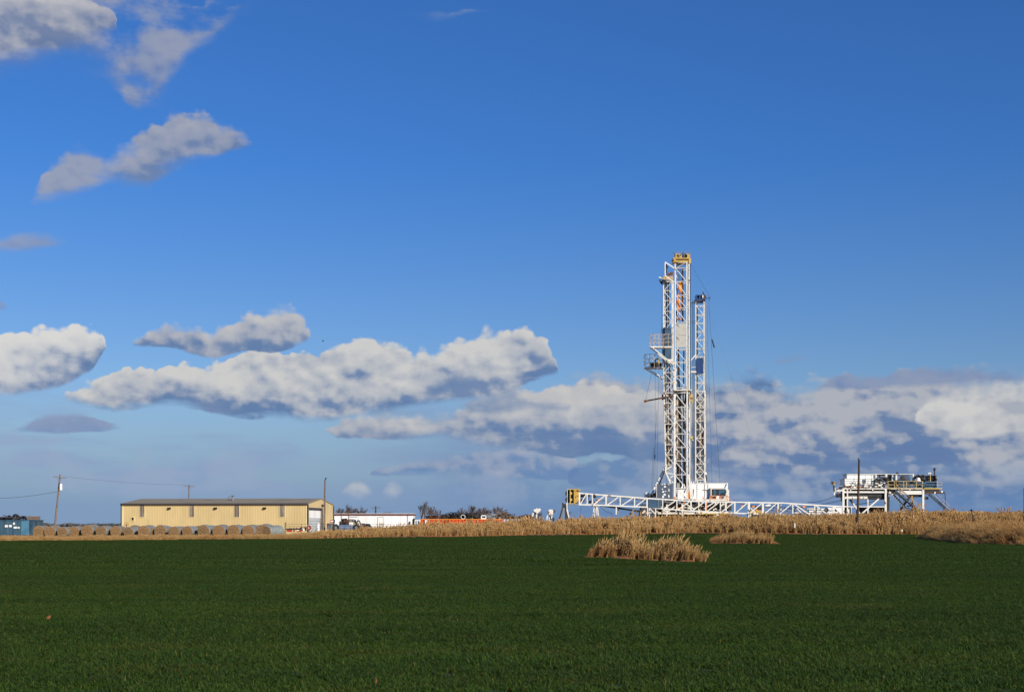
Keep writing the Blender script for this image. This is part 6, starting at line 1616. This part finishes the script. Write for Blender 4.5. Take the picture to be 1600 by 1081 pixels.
# ---- raised platform on the right
def right_platform():
    D = 240.0; root = thing('raised_platform', P(1380, 836, D), 'raised white steel platform on legs carrying engines and a white housing, at the right', 'platform')
    q = lambda x, y, o=0: P(x, y, D + o)
    dep = 7.0
    def pb(nm, x0, x1, y0, y1, mt, o=0.0, dp=.3, par=None): mb = MB(); mb.pbox(x0, x1, y0, y1, D + o, dp); return mb.build(nm, mt, par or root)
    deck = pb('deck', 1316.4, 1441.4, 762.6, 764.2, M['white_rusty'], 0, dep)
    for o in (0.02, dep - .32): 
        pb('girder', 1316.6, 1386, 767.2, 769.9, M['white'], o, .3); pb('girder', 1399 if o < 1 else 1386.1, 1441.2, 766.4, 772.2, M['white'], o + .02, .3)
    pb('girder_web', 1317.6, 1440.5, 764.3, 767.1, M['black'], .35, .1)  # web coloured black for the shadow of the deck overhang
    for px in (1328.5, 1341, 1363, 1421): pb('stiffener', px, px + 1.4, 764.3, 767.1, M['white'], .04, .25)
    pb('under_deck_shade', 1318.4, 1388, 770.0, 776, M['black'], .4, dep - 1); pb('under_deck_shade', 1356, 1390, 776.1, 779.6, M['black'], .5, dep - 1.6); pb('under_deck_shade', 1424, 1441, 772.3, 776, M['black'], .5, 3)  # black boxes stand in for the shadow under the deck
    mb = MB(); mb.tube(q(1318, 777.6, .2), q(1355, 777.6, .2), .26, n=12); pp = mb.build('drain_pipe', M['white_rusty'], root)
    mb = MB()
    for px in (1332, 1349): mb.torus(q(px, 777.6, .2), (1, 0, 0), .3, .06, n=14)
    mb.build('flange', M['white'], pp)
    for px, w, mt in ((1317.6, .34, M['white']), (1383.6, .34, M['white_rusty']), (1442.2, .32, M['white']), (1324, .2, M['white_rusty']), (1356, .2, M['white_rusty'])):
        for o in (.1, dep - .3):
            y = 764.3 if px != 1356 else 779.6
            mb = MB(); mb.bar(q(px, y, o), Vector((q(px, 0, o).x, D + o, .04)), w); mb.build('leg', mt if o < 1 else M['dark'], root)  # rear legs get a dark colour for the shade they stand in
    mb = MB(); mb.bar(q(1388, 776, .5), Vector((q(1388.5, 0).x, D + .5, 0)), .34); mb.bar(q(1321.6, 776, .6), Vector((q(1321.6, 0).x, D + .6, 0)), .3); mb.build('leg', M['black'], root)  # black bars put in as the shaded sides of the white legs
    mb = MB(); mb.bar(q(1373, 779), q(1340.5, 807.5), .24); mb.bar(q(1333, 786), q(1346, 806), .2); mb.bar(q(1300, 791.2), q(1384, 791.6), .16); mb.build('brace', M['white'], root)
    mb = MB(); mb.bar(q(1327.5, 779, .8), q(1338, 794, .8), .3); mb.build('brace', M['dark'], root); mb = MB(); mb.bar(q(1339, 795, .8), q(1343, 800, .8), .22); mb.build('brace', M['dark'], root)
    mb = MB(); mb.pbox(1341, 1383, 791.8, 812, D + 5, 1.5); mb.build('skid_tank', M['black'], root)
    mb = MB(); mb.pbox(1325, 1331, 791.8, 812, D + 3, 1.5); mb.build('side_tank', M['white_clean'], root)
    # middle bay bracing
    for a, b, mt, w in (((1391.6, 768), (1423.6, 802), M['dark'], .2), ((1390, 768), (1422.6, 802), M['white'], .14), ((1398.2, 766.4), (1443, 804), M['slate_steel'], .36)):
        mb = MB(); mb.bar(q(*a, .1), q(*b, -.2), w, w * 1.6); mb.build('stair_stringer' if w > .3 else 'brace', mt, root)
    mb = MB()
    for a, b in (((1389, 768.6), (1395, 773)), ((1398, 769), (1406, 772.6))): mb.bar(q(*a, -.02), q(*b, -.02), .3)
    mb.build('gusset', M['white'], root)
    mb = MB(); mb.bar(q(1421, 776, 5), q(1404, 801, 5), .3); mb.build('brace', M['rust'], root); mb = MB(); mb.bar(q(1417, 790, 4), q(1426, 790, 4), .2); mb.build('brace', M['rust'], root)
    mb = MB(); mb.bar(q(1425.6, 774, 4), q(1425.6, 803, 4), .2); mb.bar(q(1418, 792, 4), q(1424, 797, 4), .12); mb.build('rusty_post', M['rust'], root)
    for px in (1405.6, 1411.6): mb = MB(); mb.wire(q(px, 772.5, 1), q(px + 1.4, 800, 1), .04, n=2); mb.build('hanging_cable', M['cable'], root)
    # steps and handrails of the stairs
    mb = MB()
    for k in range(16): u = k / 15; c = q(1398.6 + 43 * u, 767.5 + 37 * u, -.6); mb.box(c.x - .14, c.x + .14, c.y - .5, c.y + .5, c.z - .03, c.z + .03)
    mb.build('stair_tread', M['trim_dark'], root)
    mb = MB()
    for o in (-1.1, -.1):
        mb.bar(q(1401, 757.5, o), q(1448, 800, o), .07); mb.bar(q(1402, 762.5, o), q(1446, 802, o), .06)
        for u in (.15, .45, .75, 1): mb.bar(q(1401 + 47 * u, 757.5 + 42.5 * u, o), q(1400.5 + 44 * u, 768 + 37 * u, o), .06)
    mb.build('stair_rail', M['rail_tan'], root)
    mb = MB(); mb.pbox(1419.6, 1428, 800.4, 802.6, D - .8, .6); mb.pbox(1424.4, 1426, 774, 782, D - .4, .2); mb.build('yellow_foot', M['yellow'], root)
    # yellow railing along the deck edge
    mb = MB()
    for px in (1387.4, 1397.4, 1400, 1412, 1416, 1431.6, 1441): mb.bar(q(px, 762.5, .03), q(px, 751.4, .03), .09)
    for y in (751.6, 757): mb.bar(q(1387.4, y, .03), q(1397.4, y, .03), .07); mb.bar(q(1400, y, .03), q(1441, y, .03), .07)
    mb.bar(q(1387, 762.4, -.02), q(1441.5, 762.4, -.02), .13); mb.build('yellow_railing', M['dull_yellow'], deck)
    # right annex platform
    an = pb('annex_deck', 1443.2, 1472, 762.4, 764, M['rail_yellow'], -.2, 4.5)
    pb('annex_frame', 1443.2, 1468, 764.1, 769.4, M['black'], 0, 4); pb('annex_frame', 1444, 1458, 769.5, 771, M['rust'], 0, 3.4)
    mb = MB()
    for px in (1465, 1471.6): mb.bar(q(px, 762.3, -.15), q(px, 753, -.15), .08)
    for y in (753, 757.6): mb.bar(q(1463, y, -.15), q(1471.8, y, -.15), .07)
    mb.build('annex_railing', M['dull_yellow'], an)
    mb = MB(); mb.pbox(1460, 1461.8, 768, 771, D - .25, .2); mb.pbox(1470.6, 1473.6, 766.6, 769.6, D - .2, .3); mb.build('white_bracket', M['white_clean'], root)
    mb = MB(); mb.tube(q(1462, 769.6, -.1), q(1471, 769.6, -.1), .16, n=8); mb.build('rusty_pipe', M['rust'], root)
    mb = MB(); mb.pbox(1473, 1476.6, 767.5, 771, D - .2, .4); mb.bar(q(1476.6, 771, 0), q(1477.6, 792, 0), .12); mb.build('drop_pipe', M['trim_dark'], root)
    mb = MB(); mb.bar(q(1452, 772, 0), q(1482.6, 799, 0), .34, .5); mb.build('stair_stringer', M['slate_steel'], root)
    mb = MB()
    for o in (-.9, 0): mb.bar(q(1459, 772, o), q(1491, 802.5, o), .07); mb.bar(q(1466, 772, o), q(1494, 801, o), .06)
    mb.build('stair_rail', M['rail_tan'], root)
    mb = MB(); mb.pbox(1443.4, 1450.6, 776, 780, D + .3, 1.2); mb.build('hanging_box', M['dark'], root)
    # --- machines on the deck
    h = pb('engine_housing', 1323.6, 1367.6, 741.2, 747.2, M['white_clean'], 2.2, 2.8)
    h2 = pb('engine_housing', 1320.0, 1382, 747.8, 757, M['white_clean'], .8, 3.6)
    pb('housing_roof', 1323, 1428, 740.2, 741.0, M['white_rusty'], 2.0, 3.3); pb('housing_roof', 1319.6, 1368, 747.21, 747.75, M['white'], .7, 3.8)
    for x in (1334.5, 1352, 1361.6): pb('panel_seam', x, x + .5, 742, 756.6, M['grey'], .72, .06, h2)
    for x, y0, y1 in ((1348.4, 748.6, 755.6), (1351.4, 748.6, 756.2)): pb('dark_slot', x, x + 1.3, y0, y1, M['black'], .66, .06, h2)
    for y in (751, 754): pb('panel_seam', 1321, 1381, y, y + .35, M['grey'], .74, .04, h2)
    pb('white_frame', 1368, 1370.2, 741.1, 748, M['white'], 1.8, .3); pb('white_frame', 1383.6, 1386.4, 741.1, 760, M['white'], 1.4, .4); pb('white_frame', 1426, 1428.4, 741.1, 750, M['white'], 2, .3)
    pb('dark_band', 1369, 1384, 741.6, 743, M['dark'], 2.4, .6); pb('dark_band', 1386.6, 1398, 741.8, 761, M['black'], 2.4, 1.6)
    for x in (1393.4, 1399.5): pb('white_post', x, x + 2.4, 742, 752.5, M['white'], 1.8, .3)
    pb('skid_beam', 1319, 1386, 759.6, 762.5, M['orange_rust'], .5, 4)
    rn = random.Random(51)
    for nm, mt, n, x0, x1, y0, y1, s0, s1 in (('pump_parts', M['white'], 90, 1321, 1386, 753, 761.5, .08, .3), ('pump_parts', M['dark'], 60, 1366, 1390, 746, 761, .08, .3), ('pump_parts', M['rust'], 26, 1319, 1372, 757, 762, .08, .22)):
        mb = MB()
        for k in range(n):
            c = q(rn.uniform(x0, x1), rn.uniform(y0, y1), rn.uniform(.2, .9)); s = rn.uniform(s0, s1)
            if rn.random() < .4: mb.tube(c, c + Vector((rn.uniform(-1, 1), 0, rn.uniform(-.6, .6))), s * .4, n=6)
            else: mb.box(c.x - s, c.x + s, c.y - s, c.y + s, c.z - s * .5, c.z + s * .5)
        mb.build(nm, mt, root)
    mb = MB(); mb.bar(q(1363, 756, .3), q(1369, 761.5, .3), .16); mb.bar(q(1376, 748, .3), q(1386, 755, .3), .16); mb.prism([(q(1374, 0).x, zpx(762.4, D)), (q(1380, 0).x, zpx(759, D)), (q(1387, 0).x, zpx(757.5, D)), (q(1388, 0).x, zpx(762.4, D))], D + .3, D + 1.4); mb.build('grey_cowl', M['steel_blue'], root)
    mb = MB(); c = q(1415.6, 748.6, 1.2); mb.tube(c, c + Vector((0, 1.4, 0)), .72, n=24); dr = mb.build('drum_wheel', M['slate_steel'], root)
    mb = MB(); c = q(1412.6, 750, 1.0); mb.tube(c, c + Vector((0, .18, 0)), .32, n=18); mb.build('drum_hub', M['black'], dr)
    mb = MB(); c = q(1405.5, 755, .9); mb.tube(c, c + Vector((0, 1.6, 0)), .62, n=22); mb.build('drum_wheel', M['slate_steel'], root)
    mb = MB(); mb.bar(q(1401.6, 738, .8), q(1411, 748.5, .8), .1); mb.bar(q(1400.6, 740, .8), q(1402.6, 737.4, .8), .24); mb.bar(q(1401, 751, .9), q(1413, 745.5, .9), .22); mb.build('brake_lever', M['dark'], root)
    mb = MB()
    for k in range(50):
        c = q(rn.uniform(1389, 1440), rn.uniform(752, 762), rn.uniform(.3, 1.6)); s = rn.uniform(.1, .34); mb.box(c.x - s, c.x + s, c.y - s, c.y + s, c.z - s * .8, c.z + s * .8)
    mb.build('motor_blocks', M['black'], root)
    mb = MB()
    for k in range(20):
        c = q(rn.uniform(1404, 1440), rn.uniform(753, 761), rn.uniform(.2, .3)); s = rn.uniform(.08, .24); mb.tube(c, c + Vector((s * 3, 0, 0)), s, n=8)
    mb.build('motor_blocks', M['steel_blue'], root)
    for x0, x1, y0 in ((1433.6, 1444.6, 742.6), (1451, 1463.2, 742.4)):
        e = pb('engine_block', x0, x1, y0, 762.3 if x0 > 1440 else 752, M['black'], .5, 2.2)
        mb = MB()
        for k in range(26):
            c = q(rn.uniform(x0, x1), rn.uniform(y0, y0 + 10), .42); s = rn.uniform(.05, .2); mb.box(c.x - s, c.x + s, c.y - .1, c.y + .1, c.z - s, c.z + s)
        mb.build('engine_fins', M['dark'], e)
    mb = MB(); mb.pbox(1453.4, 1454.3, 743, 752, D + .3, .1); mb.build('yellow_strip', M['rail_yellow'], root)
    mb = MB(); mb.tube(q(1434.6, 752, .6), q(1434.6, 746, .6), .55, .3, n=16); mb.pbox(1429.6, 1437, 748.6, 752.4, D + .5, 1.2); mb.build('air_cleaner', M['white'], root)
    mb = MB()
    for y in (753.4, 757.6): mb.tube(q(1445, y, .3), q(1463.6, y, .3), .2, n=10)
    mb.pbox(1444.6, 1463.6, 758.6, 762.2, D + .35, 1.6); mb.build('exhaust_manifold', M['steel_blue'], root)
    mb = MB(); mb.tube(q(1460.2, 742.4, 1), q(1460.2, 735, 1), .1, n=8); st = mb.build('exhaust_stack', M['dark'], root)
    mb = MB(); mb.tube(q(1460.2, 735, 1), q(1460.2, 731, 1), .2, n=12); mb.build('stack_cap', M['black'], st)
    mb = MB(); mb.tube(q(1453.2, 742.4, .6), q(1453.2, 740.5, .6), .07, n=6); mb.bar(q(1449.6, 739.6, .6), q(1454.6, 738.6, .6), .2, .26); mb.build('horn', M['white_rusty'], root)
    # gantry arm with lamp on the left
    mb = MB(); mb.bar(q(1306.6, 766.5, 0), q(1317, 766, 0), .26); mb.pbox(1304, 1305.6, 762, 769, D - .1, .3); mb.pbox(1309.4, 1311, 764.5, 769.6, D - .15, .4); ar = mb.build('lamp_arm', M['white_rusty'], root)
    mb = MB(); c = q(1302.4, 757.5, 0); mb.tube(c, c + Vector((0, 0, .55)), .30, .38, n=12); mb.build('flood_lamp', M['cream_lamp'], ar)
    mb = MB(); mb.tube(q(1302.4, 754.4, 0), q(1302.4, 753.4, 0), .40, n=12); mb.bar(q(1305.4, 752.4, 0), q(1305.4, 756, 0), .14); mb.bar(q(1302.6, 758, 0), q(1303.4, 767.4, 0), .24); mb.build('lamp_bracket', M['dark'], ar)
    mb = MB(); mb.bar(q(1303.6, 769.4, -.1), q(1303.4, 773, -.1), .2); mb.build('lamp_weight', M['white_clean'], ar); mb = MB(); mb.bar(q(1309.6, 768, -.1), q(1310, 773, -.1), .16); mb.build('hose_end', M['rust'], ar)
    mb = MB(); mb.pbox(1314.6, 1316.4, 765, 783, D + .5, .5); mb.build('end_channel', M['trim_dark'], root)
    mb = MB(); mb.path([q(1310, 773, 0), q(1312, 777, 0), q(1315.6, 779, 0)], .05); mb.build('hose', M['cable'], root)
M['slate_steel'] = mat('slate_steel', (.055, .085, .125), (.03, .04, .06), rough=.45, scale=1)
M['cream_lamp'] = mat('cream_lamp_body', (.50, .36, .16), (.2, .12, .05), rough=.5, scale=3)
M['orange_rust'] = mat('orange_rust_stain', (.42, .17, .05), (.65, .60, .52), rough=.7, scale=1.2, thr=(.45, .55))
right_platform()
mb = MB(); mb.wire(P(1315, 781, 238), P(1140, 782.5, 238), .055, sag=1.2, n=20); solo('black_hose', mb, M['cable'], 'thick black hose sagging from the raised platform along the lying mast', 'hose')
mb = MB(); mb.wire(P(1309, 772.6, 238), P(1262, 784.4, 238), .05, sag=.35, n=12); solo('black_hose', mb, M['cable'], 'shorter black hose drooping from the lamp arm of the raised platform', 'hose')
mb = MB(); mb.wire(P(1336, 788, 243), P(1384, 776.5, 243), .05, sag=.2, n=8); solo('black_hose', mb, M['cable'], 'dark hose slanting under the deck of the raised platform', 'hose')

# ---- yellow rail, lamp post, markers at the far right
def yard_rail():
    D = 226; t_ = thing('pipe_rail', P(1400, 820, D), 'long faded yellow pipe rail behind the grass right of the raised platform', 'railing')
    mb = MB(); mb.tube(P(1396, 799.6, D), P(1480, 799.8, D), .06, n=6); mb.tube(P(1480, 799.8, D), P(1536, 799.4, D), .09, n=6)
    mb.build('top_rail', M['rail_yellow'], t_)
    mb = MB(); mb.tube(P(1410, 803.6, D), P(1500, 804, D), .04, n=5); mb.tube(P(1537, 800.8, D), P(1760, 801, D), .05, n=5); mb.build('lower_rail', M['grey'], t_)
    for px in (1397, 1425, 1457, 1484, 1501, 1511, 1537): mb = MB(); a = P(px, 799.7, D); mb.tube(Vector((a.x, D, gz(a.x, D))), a, .11 if px in (1457, 1484, 1511) else .07, n=6); mb.build('rail_post', M['rail_yellow'], t_)
    mb = MB(); mb.pbox(1501.5, 1506.5, 800, 804.8, D - .3, .5); mb.build('valve_box', M['black'], t_)
    mb = MB(); mb.pbox(1503.4, 1512, 801.6, 804.4, D - .5, .3); mb.build('yellow_bracket', M['yellow'], t_)
yard_rail()
def cap_post():
    D = 160; a = P(1522, 822, D); t_ = thing('capped_post', Vector((a.x, D, gz(a.x, D))), 'leaning dark post with a small peaked cap in the grass at the right', 'post')
    mb = MB(); mb.tube(Vector((a.x + .1, D, gz(a.x, D) - .2)), P(1518, 797.5, D), .055, n=8); mb.build('post', M['black'], t_)
    mb = MB(); c = P(1517.6, 798, D); mb.tube(c, c + Vector((0, 0, .22)), .22, .03, n=10); mb.build('cap', M['black'], t_)
    D = 150; a = P(1600.2, 830, D); t_ = thing('dark_post', Vector((a.x, D, gz(a.x, D))), 'thin dark post cut by the right edge of the photo', 'post')
    mb = MB(); mb.tube(Vector((a.x, D, gz(a.x, D) - .2)), P(1600.2, 762.5, D), .06, n=8); mb.build('post', M['wood_dark'], t_); mb = MB(); mb.pbox(1597.6, 1600.6, 819.8, 825, D - .3, .2); mb.build('box', M['black'], t_)
cap_post()
def marker(px, y0, y1, D, lab, w=1.6, mt=None):
    mb = MB(); a = P(px, y1, D); z = gz(a.x, D)
    mb.pbox(px - w / 2, px + w / 2, y0, y1, D, .1); solo('marker_tube', mb, mt or M['white_clean'], lab, 'marker')
marker(1242, 817.2, 824, 207.5, 'short white marker tube standing in the grass under the lying mast')
marker(1409.5, 827, 829.8, 205, 'tiny white scrap caught in the grass right of the brown pole', 1.8)
marker(1121, 803.4, 805, 216, 'small pale scrap in the grass top below the cabin', 3.5)
mb = MB(); 
for px, py, s, lab in ((76, 972, .036, 'small orange red clod lying in the wheat at the left'), (588, 1077, .008, 'small orange red leaf in the wheat at the bottom edge')):
    c = hit(px, py, 5, 60); m_ = MB(); rn = random.Random(int(px)); 
    for k in range(5): o = Vector((rn.uniform(-s, s), rn.uniform(-s, s) * .5, .05 + rn.uniform(0, .05))); m_.tube(c + o - Vector((s * .5, 0, .03)), c + o + Vector((s * .5, 0, .03)), s * .5, s * .3, n=7)
    solo('soil_clod', m_, M['soil'], lab, 'clod')

for o in bpy.data.objects:
    if '_o' in o: del o['_o']
